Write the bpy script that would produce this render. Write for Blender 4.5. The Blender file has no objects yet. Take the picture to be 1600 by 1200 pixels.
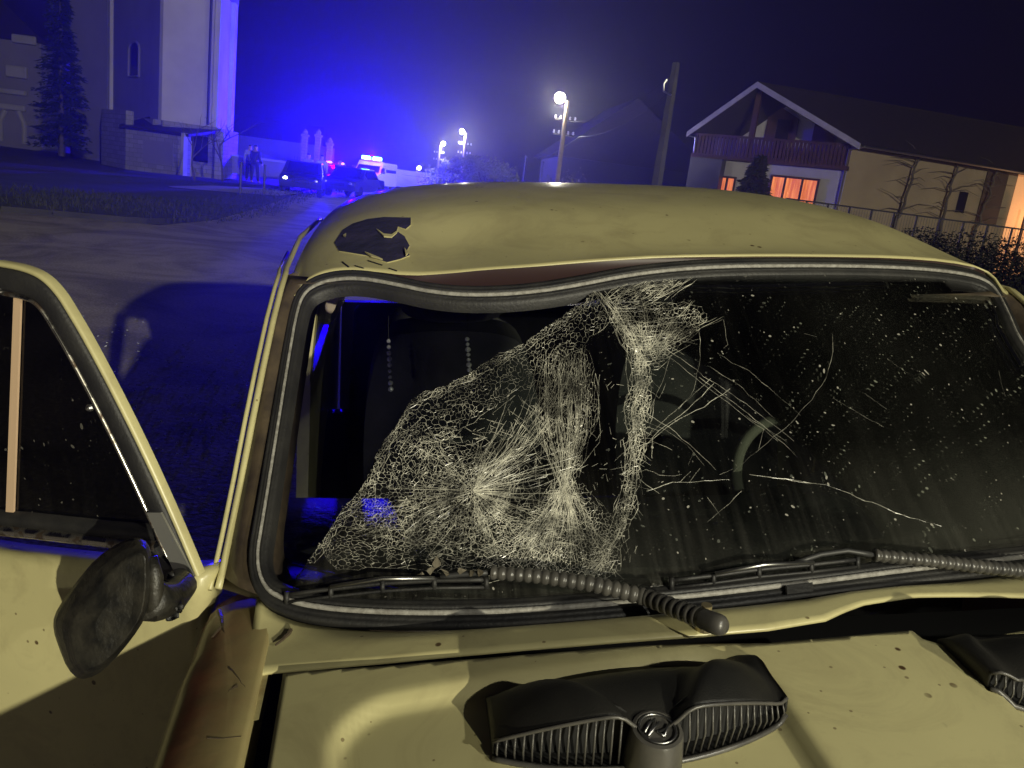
import bpy, bmesh, math, random
import numpy as np
from mathutils import Vector, Matrix
from mathutils.geometry import delaunay_2d_cdt
sc = bpy.context.scene
COL = sc.collection
R = math.radians
FPX = 1250.0

# ------------------------------------------------------------------ camera
def rotm(pitch, roll, yaw):      # columns: right, forward, up
    a, b, c = R(pitch), R(roll), R(yaw)
    Rx = np.array([[1,0,0],[0,math.cos(a),-math.sin(a)],[0,math.sin(a),math.cos(a)]])
    Ry = np.array([[math.cos(b),0,math.sin(b)],[0,1,0],[-math.sin(b),0,math.cos(b)]])
    Rz = np.array([[math.cos(c),-math.sin(c),0],[math.sin(c),math.cos(c),0],[0,0,1]])
    return Rz @ Rx @ Ry
def mat4(rm, loc):
    M = np.eye(4); M[:3,:3] = rm; M[:3,3] = loc; return M
CAM_W = mat4(rotm(-13.7, -7.3, 0), (0, 0, 1.45))             # camera in the world
CAM_C = mat4(rotm(-15.5, -2.5, -9.2), (-.50, -.845, 1.43))    # camera in the wrecked car's own frame
CARM = CAM_W @ np.linalg.inv(CAM_C)                          # the car in the world (it leans on the cambered road)
cd = bpy.data.cameras.new("camera"); cam = bpy.data.objects.new("camera", cd); COL.objects.link(cam)
cd.sensor_width = 36; cd.lens = FPX/1600*36; cd.clip_start = .02; cd.clip_end = 3000
r_, f_, u_ = CAM_W[:3,0], CAM_W[:3,1], CAM_W[:3,2]
cam.matrix_world = Matrix(((r_[0],u_[0],-f_[0],0),(r_[1],u_[1],-f_[1],0),(r_[2],u_[2],-f_[2],1.45),(0,0,0,1)))
sc.camera = cam

# ------------------------------------------------------------------ world, exposure
w = bpy.data.worlds.new("World"); sc.world = w; w.use_nodes = True
nt = w.node_tree; bg = nt.nodes['Background']
sky = nt.nodes.new('ShaderNodeTexSky'); sky.sky_type = 'NISHITA'; sky.sun_disc = False
sky.sun_elevation = R(-4); sky.sun_rotation = R(200); sky.air_density = 1.5; sky.dust_density = 3
mx = nt.nodes.new('ShaderNodeMixRGB'); mx.inputs[0].default_value = .75; mx.inputs[2].default_value = (.040,.030,.075,1)
nt.links.new(sky.outputs[0], mx.inputs[1]); nt.links.new(mx.outputs[0], bg.inputs[0]); bg.inputs[1].default_value = .06
sc.view_settings.view_transform = 'Standard'; sc.view_settings.look = 'None'; sc.view_settings.exposure = 0
sc.cycles.volume_bounces = 0; sc.cycles.max_bounces = 8; sc.cycles.transparent_max_bounces = 12
sc.cycles.sample_clamp_indirect = 4; sc.cycles.use_light_tree = True

def lamp(kind, name, loc, power, col, rad=.05, aim=None, spot=None, blend=.5):
    l = bpy.data.lights.new(name, kind); l.energy = power; l.color = col
    l.shadow_soft_size = rad
    o = bpy.data.objects.new(name, l); COL.objects.link(o); o.location = loc
    if aim is not None: o.rotation_euler = (Vector(aim)-Vector(loc)).to_track_quat('-Z','Y').to_euler()
    if spot: l.spot_size = R(spot); l.spot_blend = blend
    return o
def c2w(p): return tuple((CARM @ np.array([p[0],p[1],p[2],1]))[:3])
# hand-held phone torch beside the photographer, and the street lamp down the road behind
lamp('SPOT', 'torch_light', c2w((.36,-1.10,1.60)), 30, (1,.96,.80), .012, c2w((-.75,.45,1.1)), 125, 1)
lamp('POINT', 'street_lamp_light', (24,-42,11.5), 84000, (1,.94,.70), .25)

# ------------------------------------------------------------------ helpers
def pray(M, px, py):
    d = M[:3,:3] @ np.array([(px-800)/FPX, 1, -(py-600)/FPX]); return M[:3,3].copy(), d
def wp(px, py, Y):                      # world point seen at a pixel, at depth Y down the road
    o, d = pray(CAM_W, px, py); return Vector(o + d*((Y-o[1])/d[1]))
def wg(px, py, z=0):                    # where a pixel's ray meets the ground
    o, d = pray(CAM_W, px, py); return Vector(o + d*((z-o[2])/d[2]))
def chit(F, px, py, t0=.2, t1=6):       # where a pixel's ray meets a surface of the car, in car coordinates
    o, d = pray(CAM_C, px, py); t = np.linspace(t0, t1, 3000); P = o + t[:,None]*d
    v = F(P[:,0], P[:,1], P[:,2]); s = np.where(v[:-1]*v[1:] <= 0)[0]
    i = s[0]; a = v[i]/(v[i]-v[i+1]+1e-12); return P[i]*(1-a)+P[i+1]*a
def cat(px, py, t):                     # point at ray parameter t (metres along the view axis)
    o, d = pray(CAM_C, px, py); return o + d*t
def cproj(P):
    d = (np.array(P)-CAM_C[:3,3]) @ CAM_C[:3,:3]; return 800+FPX*d[0]/d[1], 600-FPX*d[2]/d[1]

def prop(o, label=None, category=None, group=None, kind=None):
    if label: o['label'] = label
    if category: o['category'] = category
    if group: o['group'] = group
    if kind: o['kind'] = kind
    return o
def empty(name, loc=(0,0,0), rz=0, label=None, category=None, group=None):
    o = bpy.data.objects.new(name, None); COL.objects.link(o); o.location = loc; o.rotation_euler = (0,0,rz)
    o.empty_display_size = .1
    return prop(o, label, category, group)
def mesh(name, V, F, mat, parent=None, smooth=False, auto=None):
    me = bpy.data.meshes.new(name); me.from_pydata([tuple(float(c) for c in v) for v in V], [], [tuple(f) for f in F])
    me.materials.append(mat); me.update()
    if smooth: me.shade_smooth()
    o = bpy.data.objects.new(name, me); COL.objects.link(o); o.parent = parent
    if auto: 
        m = o.modifiers.new('es','EDGE_SPLIT'); m.split_angle = R(auto)
    return o
def copy_tree(o, parent=None):
    c = o.copy(); COL.objects.link(c)
    if parent: c.parent = parent
    for ch in list(o.children): copy_tree(ch, c)
    return c
class MB:
    def __init__(s): s.V=[]; s.F=[]
    def add(s, V, F):
        n = len(s.V); s.V += [tuple(v) for v in V]; s.F += [tuple(i+n for i in f) for f in F]
    def box(s, c, d, rz=0, bev=0):
        x,y,z = d[0]/2,d[1]/2,d[2]/2; cs,sn = math.cos(rz),math.sin(rz)
        P=[(a*x,b*y,e*z) for a in(-1,1) for b in(-1,1) for e in(-1,1)]
        s.add([(c[0]+p[0]*cs-p[1]*sn,c[1]+p[0]*sn+p[1]*cs,c[2]+p[2]) for p in P],
              [(0,1,3,2),(4,6,7,5),(0,4,5,1),(2,3,7,6),(0,2,6,4),(1,5,7,3)])
    def hexa(s, P):   # 8 points: bottom 4 (ccw), top 4
        s.add(P, [(3,2,1,0),(4,5,6,7),(0,1,5,4),(1,2,6,5),(2,3,7,6),(3,0,4,7)])
    def tube(s, pts, rad, n=8, closed=False, cap=True):
        pts=[np.array(p,float) for p in pts]; m=len(pts)
        if not hasattr(rad,'__len__'): rad=[rad]*m
        up=None; V=[]
        for i,p in enumerate(pts):
            a = pts[(i-1)%m] if (closed or i>0) else p; b = pts[(i+1)%m] if (closed or i<m-1) else p
            t=b-a; L=np.linalg.norm(t); t = t/L if L>1e-9 else np.array([0,0,1.])
            if up is None:
                up=np.array([0,0,1.]) if abs(t[2])<.9 else np.array([1.,0,0])
            s1=np.cross(t,up); s1/=np.linalg.norm(s1)+1e-12; up=np.cross(s1,t)
            for k in range(n):
                an=2*math.pi*k/n; V.append(p+rad[i]*(math.cos(an)*s1+math.sin(an)*up))
        F=[]
        for i in range(m if closed else m-1):
            j=(i+1)%m
            for k in range(n): F.append((i*n+k,i*n+(k+1)%n,j*n+(k+1)%n,j*n+k))
        if cap and not closed: F.append(tuple(range(n))[::-1]); F.append(tuple((m-1)*n+k for k in range(n)))
        s.add(V,F)
    def lathe(s, prof, c, axis=(0,0,1), n=24):   # prof (r,h)
        ax=Vector(axis).normalized(); q=ax.to_track_quat('Z','Y').to_matrix(); V=[]
        for r,h in prof:
            for k in range(n):
                a=2*math.pi*k/n; v=q@Vector((r*math.cos(a),r*math.sin(a),h)); V.append((c[0]+v.x,c[1]+v.y,c[2]+v.z))
        F=[(i*n+k,i*n+(k+1)%n,(i+1)*n+(k+1)%n,(i+1)*n+k) for i in range(len(prof)-1) for k in range(n)]
        F.append(tuple(range(n))[::-1]); F.append(tuple((len(prof)-1)*n+k for k in range(n)))
        s.add(V,F)
    def prism(s, poly, ext):     # 3D polygon extruded by a vector
        n=len(poly); P=[np.array(p,float) for p in poly]; e=np.array(ext,float)
        s.add(P+[p+e for p in P],[tuple(range(n)),tuple(range(2*n-1,n-1,-1))]+[((i+1)%n,i,n+i,n+(i+1)%n) for i in range(n)])
    def build(s, name, mat, parent=None, smooth=False, auto=None):
        o = mesh(name, s.V, s.F, mat, parent, smooth, auto)
        bm=bmesh.new(); bm.from_mesh(o.data); bmesh.ops.recalc_face_normals(bm,faces=bm.faces); bm.to_mesh(o.data); bm.free()
        return o
def solid(o, t, off=-1):
    m=o.modifiers.new('solid','SOLIDIFY'); m.thickness=t; m.offset=off; return o
def bevel(o, wd, seg=2):
    m=o.modifiers.new('bev','BEVEL'); m.width=wd; m.segments=seg; m.limit_method='ANGLE'; return o
def resample(P, step, closed=False):
    P=[np.array(p,float) for p in P]
    if closed: P=P+[P[0]]
    out=[]
    for a,b in zip(P[:-1],P[1:]):
        n=max(1,int(np.ceil(np.linalg.norm(b-a)/step)))
        out += [a+(b-a)*i/n for i in range(n)]
    if not closed: out.append(P[-1])
    return out
def smooth_path(P, it=2, closed=False):     # Chaikin
    P=[np.array(p,float) for p in P]
    for _ in range(it):
        Q=[]; n=len(P)
        for i in range(n if closed else n-1):
            a,b=P[i],P[(i+1)%n]; Q += [a*.75+b*.25, a*.25+b*.75]
        if not closed: Q=[P[0]]+Q+[P[-1]]
        P=Q
    return P
def inside(poly, x, y):
    poly=np.array(poly); n=len(poly); c=np.zeros(np.shape(x),bool)
    j=n-1
    for i in range(n):
        xi,yi=poly[i]; xj,yj=poly[j]
        t=((yi>y)!=(yj>y)) & (x < (xj-xi)*(y-yi)/(yj-yi+1e-15)+xi); c ^= t; j=i
    return c
def patch2d(poly, step):
    """triangulate a 2D polygon with interior grid points -> verts, faces"""
    B=resample(poly, step, True); Bn=np.array(B); n=len(B)
    xs=np.arange(Bn[:,0].min(),Bn[:,0].max(),step); ys=np.arange(Bn[:,1].min(),Bn[:,1].max(),step)
    gx,gy=np.meshgrid(xs,ys); gx=gx.ravel()+.137*step; gy=gy.ravel()+.211*step
    ins=inside(Bn,gx,gy); gx=gx[ins]; gy=gy[ins]
    keep=[]
    for i in range(0,len(gx),4000):
        d=np.min((gx[i:i+4000,None]-Bn[None,:,0])**2+(gy[i:i+4000,None]-Bn[None,:,1])**2,axis=1); keep.append(d>(.45*step)**2)
    k=np.concatenate(keep) if keep else np.array([],bool)
    pts=[Vector((float(a),float(b))) for a,b in B]+[Vector((float(a),float(b))) for a,b in zip(gx[k],gy[k])]
    v,e,f,*_=delaunay_2d_cdt(pts,[],[list(range(n))],2,1e-6)
    return [(p.x,p.y) for p in v], f
def patch(name, poly, fn, step, mat, parent, smooth=True):
    v,f=patch2d(poly,step); return mesh(name,[fn(a,b) for a,b in v],f,mat,parent,smooth)

# ------------------------------------------------------------------ materials
def M(name, col, rough=.6, metal=0, spec=.5, coat=0, emit=None, es=1):
    m=bpy.data.materials.new(name); m.use_nodes=True; b=m.node_tree.nodes['Principled BSDF']
    b.inputs['Base Color'].default_value=(*col,1); b.inputs['Roughness'].default_value=rough
    b.inputs['Metallic'].default_value=metal; b.inputs['Specular IOR Level'].default_value=spec
    b.inputs['Coat Weight'].default_value=coat
    if emit: b.inputs['Emission Color'].default_value=(*emit,1); b.inputs['Emission Strength'].default_value=es
    return m
def N(m,t,**k):
    n=m.node_tree.nodes.new('ShaderNode'+t)
    for a,v in k.items(): setattr(n,a,v)
    return n
def L(m,a,b): m.node_tree.links.new(a,b)
def noise(m, scale, detail=4, rough=.55, vec=None, dist=0):
    if vec is None:
        tc=N(m,'TexCoord'); vec=tc.outputs['Object']
    n=N(m,'TexNoise'); n.inputs['Scale'].default_value=scale; n.inputs['Detail'].default_value=detail
    n.inputs['Roughness'].default_value=rough; n.inputs['Distortion'].default_value=dist; L(m,vec,n.inputs['Vector']); return n
def ramp(m, src, p0, p1, c0=(0,0,0,1), c1=(1,1,1,1)):
    r=N(m,'ValToRGB'); r.color_ramp.elements[0].position=p0; r.color_ramp.elements[1].position=p1
    r.color_ramp.elements[0].color=c0; r.color_ramp.elements[1].color=c1; L(m,src,r.inputs[0]); return r
def mixc(m, fac, a, b):
    x=N(m,'MixRGB'); L(m,fac,x.inputs[0])
    for i,v in ((1,a),(2,b)):
        if isinstance(v,tuple): x.inputs[i].default_value=(*v[:3],1)
        else: L(m,v,x.inputs[i])
    return x
def bump(m, src, strength, dist=.01):
    b=N(m,'Bump'); b.inputs['Strength'].default_value=strength; b.inputs['Distance'].default_value=dist
    L(m,src,b.inputs['Height']); L(m,b.outputs[0],m.node_tree.nodes['Principled BSDF'].inputs['Normal']); return b
def mottled(name, ca, cb, scale=4, rough=.8, bs=.3, bd=.02, bscale=30, **k):
    m=M(name,ca,rough,**k); n=noise(m,scale,6); r=ramp(m,n.outputs[0],.35,.65); x=mixc(m,r.outputs[0],ca,cb)
    L(m,x.outputs[0],m.node_tree.nodes['Principled BSDF'].inputs['Base Color']); n2=noise(m,bscale,5); bump(m,n2.outputs[0],bs,bd); return m

def paint(name, base, rusty=0.0):
    m=M(name,base,.38,coat=.25); m.node_tree.nodes['Principled BSDF'].inputs['Coat Roughness'].default_value=.25
    b=m.node_tree.nodes['Principled BSDF']
    n=noise(m,3,5); r=ramp(m,n.outputs[0],.3,.7); dark=tuple(c*.80 for c in base); x=mixc(m,r.outputs[0],base,dark)
    # small dirt and rust specks
    v=N(m,'TexVoronoi'); v.inputs['Scale'].default_value=26; v.inputs['Randomness'].default_value=1
    tc=N(m,'TexCoord'); dn=noise(m,60,3); L(m,tc.outputs['Object'],v.inputs['Vector'])
    n3=noise(m,9,3); th=N(m,'Math',operation='MULTIPLY'); L(m,n3.outputs[0],th.inputs[0]); th.inputs[1].default_value=.16
    df=N(m,'Math',operation='SUBTRACT'); L(m,v.outputs['Distance'],df.inputs[0]); L(m,th.outputs[0],df.inputs[1])
    sp=ramp(m,df.outputs[0],.0,.03,(1,1,1,1),(0,0,0,1))
    n4=noise(m,5.2,2); g=ramp(m,n4.outputs[0],.56-.12*rusty,.60); mm=N(m,'Math',operation='MULTIPLY')
    L(m,sp.outputs[0],mm.inputs[0]); L(m,g.outputs[0],mm.inputs[1]); x2=mixc(m,mm.outputs[0],x.outputs[0],(.09,.05,.02))
    fine=noise(m,140,3,.7); fr=ramp(m,fine.outputs[0],.62,.75,(0,0,0,1),(.35,.35,.35,1)); x3=mixc(m,fr.outputs[0],x2.outputs[0],tuple(c*.7 for c in base))
    v5=N(m,'TexVoronoi'); v5.inputs['Scale'].default_value=70; L(m,tc.outputs['Object'],v5.inputs['Vector'])
    sc5=N(m,'SeparateColor'); L(m,v5.outputs['Color'],sc5.inputs[0]); t5=ramp(m,sc5.outputs[0],.80,1.0,(0,0,0,1),(.16,.16,.16,1))
    lt5=N(m,'Math',operation='LESS_THAN'); L(m,v5.outputs['Distance'],lt5.inputs[0]); L(m,t5.outputs[0],lt5.inputs[1])
    k5=N(m,'Math',operation='MULTIPLY'); L(m,lt5.outputs[0],k5.inputs[0]); k5.inputs[1].default_value=.75; x4=mixc(m,k5.outputs[0],x3.outputs[0],(.16,.11,.05))
    n8=noise(m,6.5,8,.7,dist=1.2); r8=ramp(m,n8.outputs[0],.48,.80,(0,0,0,1),(.55,.55,.55,1)); x5=mixc(m,r8.outputs[0],x4.outputs[0],(.26,.21,.11))
    out=x5
    if rusty:
        n5=noise(m,4.5,8,.65,dist=.6); r5=ramp(m,n5.outputs[0],.62-.2*rusty,.75-.15*rusty); out=mixc(m,r5.outputs[0],x5.outputs[0],(.13,.055,.02))
    L(m,out.outputs[0],b.inputs['Base Color'])
    rr=ramp(m,n.outputs[0],.2,.8,(.32,.32,.32,1),(.52,.52,.52,1)); L(m,rr.outputs[0],b.inputs['Roughness'])
    n6=noise(m,2.2,3); bump(m,n6.outputs[0],.25,.01)
    return m
PAINT=paint('cream_paint',(.62,.57,.29)); PAINTR=paint('rusty_cream_paint',(.55,.49,.24),1.0)
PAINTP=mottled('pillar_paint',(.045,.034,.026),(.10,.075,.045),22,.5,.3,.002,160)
PAINTF=M('shaded_fender_paint',(.55,.5,.2),.42,coat=.2)
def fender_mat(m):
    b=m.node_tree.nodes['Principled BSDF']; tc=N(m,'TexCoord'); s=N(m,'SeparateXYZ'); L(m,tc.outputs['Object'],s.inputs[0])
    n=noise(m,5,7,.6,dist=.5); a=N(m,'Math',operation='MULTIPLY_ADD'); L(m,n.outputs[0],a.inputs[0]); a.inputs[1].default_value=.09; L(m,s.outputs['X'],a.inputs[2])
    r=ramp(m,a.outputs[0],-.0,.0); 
    mr=N(m,'MapRange'); L(m,a.outputs[0],mr.inputs[0]); mr.inputs[1].default_value=-.665; mr.inputs[2].default_value=-.575; mr.inputs[3].default_value=1; mr.inputs[4].default_value=0  # reddish shade painted in, deepening towards the outer flank
    n2=noise(m,30,5); r2=ramp(m,n2.outputs[0],.35,.65); rust=mixc(m,r2.outputs[0],(.13,.035,.02),(.07,.025,.015))  # rust: the two red-browns of the painted-in shade
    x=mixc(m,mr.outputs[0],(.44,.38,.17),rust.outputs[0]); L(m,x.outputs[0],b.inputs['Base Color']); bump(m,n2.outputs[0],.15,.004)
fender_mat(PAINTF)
RUBBER=mottled('rubber',(.012,.012,.013),(.028,.027,.025),18,.55,.4,.002,220)
PLASTIC=mottled('vent_plastic',(.010,.010,.0095),(.022,.021,.018),12,.5,.35,.0015,600)
SLEEVE=mottled('sleeve_plastic',(.05,.048,.045),(.09,.085,.075),30,.33,.15,.001,300)
MIRP=mottled('mirror_plastic',(.009,.009,.008),(.035,.032,.024),38,.42,.9,.0015,150)
CHROME=M('dull_chrome',(.62,.6,.55),.28,1); 
n=noise(CHROME,40,6); r=ramp(CHROME,n.outputs[0],.45,.62,(.2,.2,.2,1),(.6,.6,.6,1)); L(CHROME,r.outputs[0],CHROME.node_tree.nodes['Principled BSDF'].inputs['Roughness'])
r=ramp(CHROME,n.outputs[0],.5,.62,(.66,.64,.58,1),(.16,.12,.09,1)); L(CHROME,r.outputs[0],CHROME.node_tree.nodes['Principled BSDF'].inputs['Base Color'])
OLDTRIM=mottled('worn_trim',(.36,.35,.32),(.20,.19,.17),110,.6,.6,.002,200)
STEEL=M('steel',(.45,.45,.44),.35,1); BLACK=M('black',(.008,.008,.008),.7); DARKMETAL=M('dark_metal',(.05,.05,.05),.5,.3)
HOLE=mottled('primer',(.02,.02,.05),(.035,.03,.08),20,.75)
FOAM=M('light_trim',(.5,.42,.34),.7)
FABRIC=mottled('seat_fabric',(.03,.03,.034),(.055,.05,.055),9,.95,.3,.004,200)
HEADL=mottled('headliner_vinyl',(.12,.12,.15),(.09,.09,.11),6,.9)
DASH=mottled('dash_plastic',(.02,.02,.02),(.035,.035,.035),10,.55)
CRYSTAL=M('crystal',(.95,.94,.88),.12,0,1,1)
LEAF=mottled('dry_leaf',(.17,.15,.11),(.09,.075,.05),30,.8)
def glass_mat(name, tint, gloss=.04, dirt=0.0, scratch=False):
    m=bpy.data.materials.new(name); m.use_nodes=True; t=m.node_tree; t.nodes.remove(t.nodes['Principled BSDF'])
    out=t.nodes['Material Output']; tr=N(m,'BsdfTransparent'); tr.inputs[0].default_value=(*tint,1)
    gl=N(m,'BsdfGlossy'); gl.inputs['Roughness'].default_value=gloss
    fr=N(m,'Fresnel'); fr.inputs[0].default_value=1.45
    m1=N(m,'MixShader'); L(m,fr.outputs[0],m1.inputs[0]); L(m,tr.outputs[0],m1.inputs[1]); L(m,gl.outputs[0],m1.inputs[2])
    last=m1
    if dirt:
        tc=N(m,'TexCoord')
        di=N(m,'BsdfDiffuse'); di.inputs[0].default_value=(.55,.53,.46,1)
        # film of dust, heavier in wiped streaks and towards the sill
        n1=noise(m,2.5,6,.6); r1=ramp(m,n1.outputs[0],.35,.8,(0,0,0,1),(dirt*.5,)*3+(1,))
        mp=N(m,'Mapping'); L(m,tc.outputs['Object'],mp.inputs[0]); mp.inputs['Scale'].default_value=(40,1.5,1.5)
        n2=noise(m,2.2,5,.7,vec=mp.outputs[0]); r2=ramp(m,n2.outputs[0],.45,.8,(0,0,0,1),(dirt*.45,)*3+(1,))
        s=N(m,'SeparateXYZ'); L(m,tc.outputs['Object'],s.inputs[0]); mr=N(m,'MapRange'); L(m,s.outputs['Z'],mr.inputs[0])
        mr.inputs[1].default_value=.88; mr.inputs[2].default_value=1.06; mr.inputs[3].default_value=1.6; mr.inputs[4].default_value=.18
        a=N(m,'Math',operation='ADD'); L(m,r1.outputs[0],a.inputs[0]); L(m,r2.outputs[0],a.inputs[1])
        b=N(m,'Math',operation='MULTIPLY'); L(m,a.outputs[0],b.inputs[0]); L(m,mr.outputs[0],b.inputs[1])
        # specks
        rt_=N(m,'Mapping'); rt_.inputs['Rotation'].default_value=(.63,.41,.97); nz=noise(m,7,2); ad=N(m,'MixRGB',blend_type='ADD'); ad.inputs[0].default_value=.10; L(m,tc.outputs['Object'],ad.inputs[1]); L(m,nz.outputs['Color'],ad.inputs[2]); L(m,ad.outputs[0],rt_.inputs[0])
        v=N(m,'TexVoronoi'); v.inputs['Scale'].default_value=75; L(m,rt_.outputs[0],v.inputs['Vector'])
        sx=N(m,'SeparateColor'); L(m,v.outputs['Color'],sx.inputs[0])
        th=ramp(m,sx.outputs[0],.62,1.0,(0,0,0,1),(.17,.17,.17,1)); lt=N(m,'Math',operation='LESS_THAN'); L(m,v.outputs['Distance'],lt.inputs[0]); L(m,th.outputs[0],lt.inputs[1])
        v2=N(m,'TexVoronoi'); v2.inputs['Scale'].default_value=190; L(m,rt_.outputs[0],v2.inputs['Vector'])
        sx2=N(m,'SeparateColor'); L(m,v2.outputs['Color'],sx2.inputs[0])
        th2=ramp(m,sx2.outputs[0],.8,1.0,(0,0,0,1),(.22,.22,.22,1)); lt2=N(m,'Math',operation='LESS_THAN'); L(m,v2.outputs['Distance'],lt2.inputs[0]); L(m,th2.outputs[0],lt2.inputs[1])
        k2=N(m,'Math',operation='MULTIPLY'); L(m,lt2.outputs[0],k2.inputs[0]); k2.inputs[1].default_value=.28*min(1,dirt*10)
        k1=N(m,'Math',operation='MULTIPLY'); L(m,lt.outputs[0],k1.inputs[0]); k1.inputs[1].default_value=.8*min(1,dirt*10)
        c=N(m,'Math',operation='MAXIMUM'); L(m,k1.outputs[0],c.inputs[0]); L(m,k2.outputs[0],c.inputs[1])
        e=N(m,'Math',operation='MAXIMUM'); L(m,b.outputs[0],e.inputs[0]); L(m,c.outputs[0],e.inputs[1])
        m2=N(m,'MixShader'); L(m,e.outputs[0],m2.inputs[0]); L(m,m1.outputs[0],m2.inputs[1]); L(m,di.outputs[0],m2.inputs[2]); last=m2
    L(m,last.outputs[0],out.inputs[0]); return m
GLASS=glass_mat('windscreen_glass',(.80,.84,.80),.03,.075)
WGLASS=glass_mat('door_glass',(.13,.13,.18),.02,.02)
CRACK=bpy.data.materials.new('crack_glass'); CRACK.use_nodes=True
nC=noise(CRACK,38,4,.7); rC=ramp(CRACK,nC.outputs[0],.34,.62,(.22,.22,.22,1),(1,1,1,1)); nD=noise(CRACK,13,3,.6); rD=ramp(CRACK,nD.outputs[0],.36,.56,(.30,.30,.30,1),(1,1,1,1)); mD=N(CRACK,'Math',operation='MULTIPLY'); L(CRACK,rC.outputs[0],mD.inputs[0]); L(CRACK,rD.outputs[0],mD.inputs[1]); b=CRACK.node_tree.nodes['Principled BSDF']; L(CRACK,mD.outputs[0],b.inputs['Alpha']); b.inputs['Base Color'].default_value=(.85,.83,.70,1); b.inputs['Roughness'].default_value=.25; b.inputs['Specular IOR Level'].default_value=1

# ================================================================== THE WRECKED CAR (car coordinates)
W = lambda x,y,z: y-(-.025+1.327*(z-.92)+.27*x*x)
def Wxz(x, z, lift=0.0):
    y=-.025+1.327*(z-.92)+.27*x*x; n=np.array([.54*x,-1,1.327]); n/=np.linalg.norm(n)
    return np.array([x,y,z])+n*lift
def Hz(x,y): return .935+.05*(y+.15)-.16*x*x
H = lambda x,y,z: z-Hz(x,y)
def quad(px,py,fun):      # first crossing of a ray with a quadratic surface
    o,d=pray(CAM_C,px,py); f0,f1,f2=fun(*o),fun(*(o+d)),fun(*(o+2*d))
    a=(f2-2*f1+f0)/2; b=f1-f0-a
    if abs(a)<1e-9: return o+d*(-f0/b)
    D=max(0,b*b-4*a*f0)**.5; r=[t for t in ((-b-D)/(2*a),(-b+D)/(2*a)) if t>.1]
    return o+d*(min(r) if r else 2.0)
def wpx(px,py): p=quad(px,py,W); return (p[0],p[2])
def hpx(px,py): p=quad(px,py,H); return (p[0],p[1])

car=empty('wrecked_car',(0,0,0),0,'pale yellow old hatchback with a shattered windscreen and its door hanging open','car')
car.matrix_world=Matrix(CARM.tolist())

# windscreen outline (outer edge of the rubber), clockwise from bottom left
WO=[(386,880),(400,800),(420,680),(440,560),(455,478),(470,448),(495,432),(530,424),(570,424),(620,433),(680,446),(750,450),(830,445),(900,434),(970,420),(1040,411),
    (1120,406),(1200,405),(1300,405),(1400,408),(1480,415),(1530,426),(1558,450),(1580,492),(1600,540)]
WO2=[wpx(*p) for p in WO]
WO2 += [(.650,1.10),(.664,1.0),(.672,.945),(.668,.905),(.63,.893),(.56,.905),(.45,.922)]
WO2 += [wpx(*p) for p in [(1600,893),(1500,905),(1400,917),(1300,931),(1200,943),(1100,955),(1000,965),(900,974),(800,981),(700,984),(600,983),(500,976),(440,962),(402,938)]]
WP=smooth_path(WO2,2,True)
cen=np.mean(WP,axis=0)
def inset(path,d):
    out=[];n=len(path)
    for i in range(n):
        a=path[(i-1)%n];b=path[(i+1)%n];t=(b-a)/np.linalg.norm(b-a);nn=np.array([t[1],-t[0]])
        out.append(path[i]+nn*d)
    return out
# direction test: make positive inset go inward
if np.linalg.norm(inset(WP,.01)[0]-cen)>np.linalg.norm(WP[0]-cen): 
    _i=inset
    inset=lambda p,d:_i(p,-d)
def band(name, prof, mat, parent, fn=Wxz, path=WP, closed=True):
    """prof: list of (inset, lift) across the band"""
    rows=[inset(path,d) for d,_ in prof]; V=[];F=[];n=len(path);k=len(prof)
    for i in range(n):
        for j,(d,l) in enumerate(prof): V.append(fn(rows[j][i][0],rows[j][i][1],l))
    for i in range(n if closed else n-1):
        for j in range(k-1):
            a=i*k+j;b=((i+1)%n)*k+j; F.append((a,b,b+1,a+1))
    o=mesh(name,V,F,mat,parent,True); return o
seal=band('windscreen_seal',[(0,-.012),(0,.002),(.001,.0052),(.0042,.0062),(.0052,.0046),(.0062,.0058),(.0088,.0055),(.0098,.0022),(.0142,.0022),(.0148,.0048),(.0175,.0045),(.0182,.0030),(.0195,.0036),(.023,-.002),(.026,-.014)],RUBBER,car)
band('chrome_strip',[(.0098,.003),(.0103,.0062),(.0118,.0072),(.0134,.0062),(.0140,.003)],OLDTRIM,seal)

# broken glass sheet
inner=inset(WP,.021)
gedge=[(448,932),(470,890),(500,850),(540,790),(565,760),(585,720),(600,690),(622,660),(640,625),(665,612),(690,603),(720,590),(745,575),(775,552),(800,548),(830,528),(860,505),(890,486),(915,466),(930,452)]
rg=random.Random(5)
ge=[wpx(px+rg.uniform(-2,2),py+rg.uniform(-2,2)) for px,py in [tuple(p) for p in resample(gedge,14)]]
def cut_inner():
    P=np.array(inner); a=np.array(ge[-1]); b=np.array(ge[0])
    ia=int(np.argmin(((P-a)**2).sum(1))); ib=int(np.argmin(((P-b)**2).sum(1))); n=len(P)
    out=[];i=ia
    # go from top (ia) over the right side to bottom-left (ib)
    step=1 if P[(ia+8)%n][0]>P[ia][0] else -1
    while i!=ib: out.append(P[i]); i=(i+step)%n
    out.append(P[ib]); return out
gpoly=cut_inner()+[np.array(p) for p in ge]
glass=patch('windscreen',gpoly,lambda x,z:Wxz(x,z,-.001),.02,GLASS,car); solid(glass,.005,-1)
GPL=[(float(p[0]),float(p[1])) for p in gpoly][::1]
XR=[p for p in GPL]
def on_glass(x,z):
    c=False; xj,yj=GPL[-1]
    for xi,yi in GPL:
        if (yi>z)!=(yj>z) and x<(xj-xi)*(z-yi)/(yj-yi)+xi: c=not c
        xj,yj=xi,yi
    return c

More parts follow.
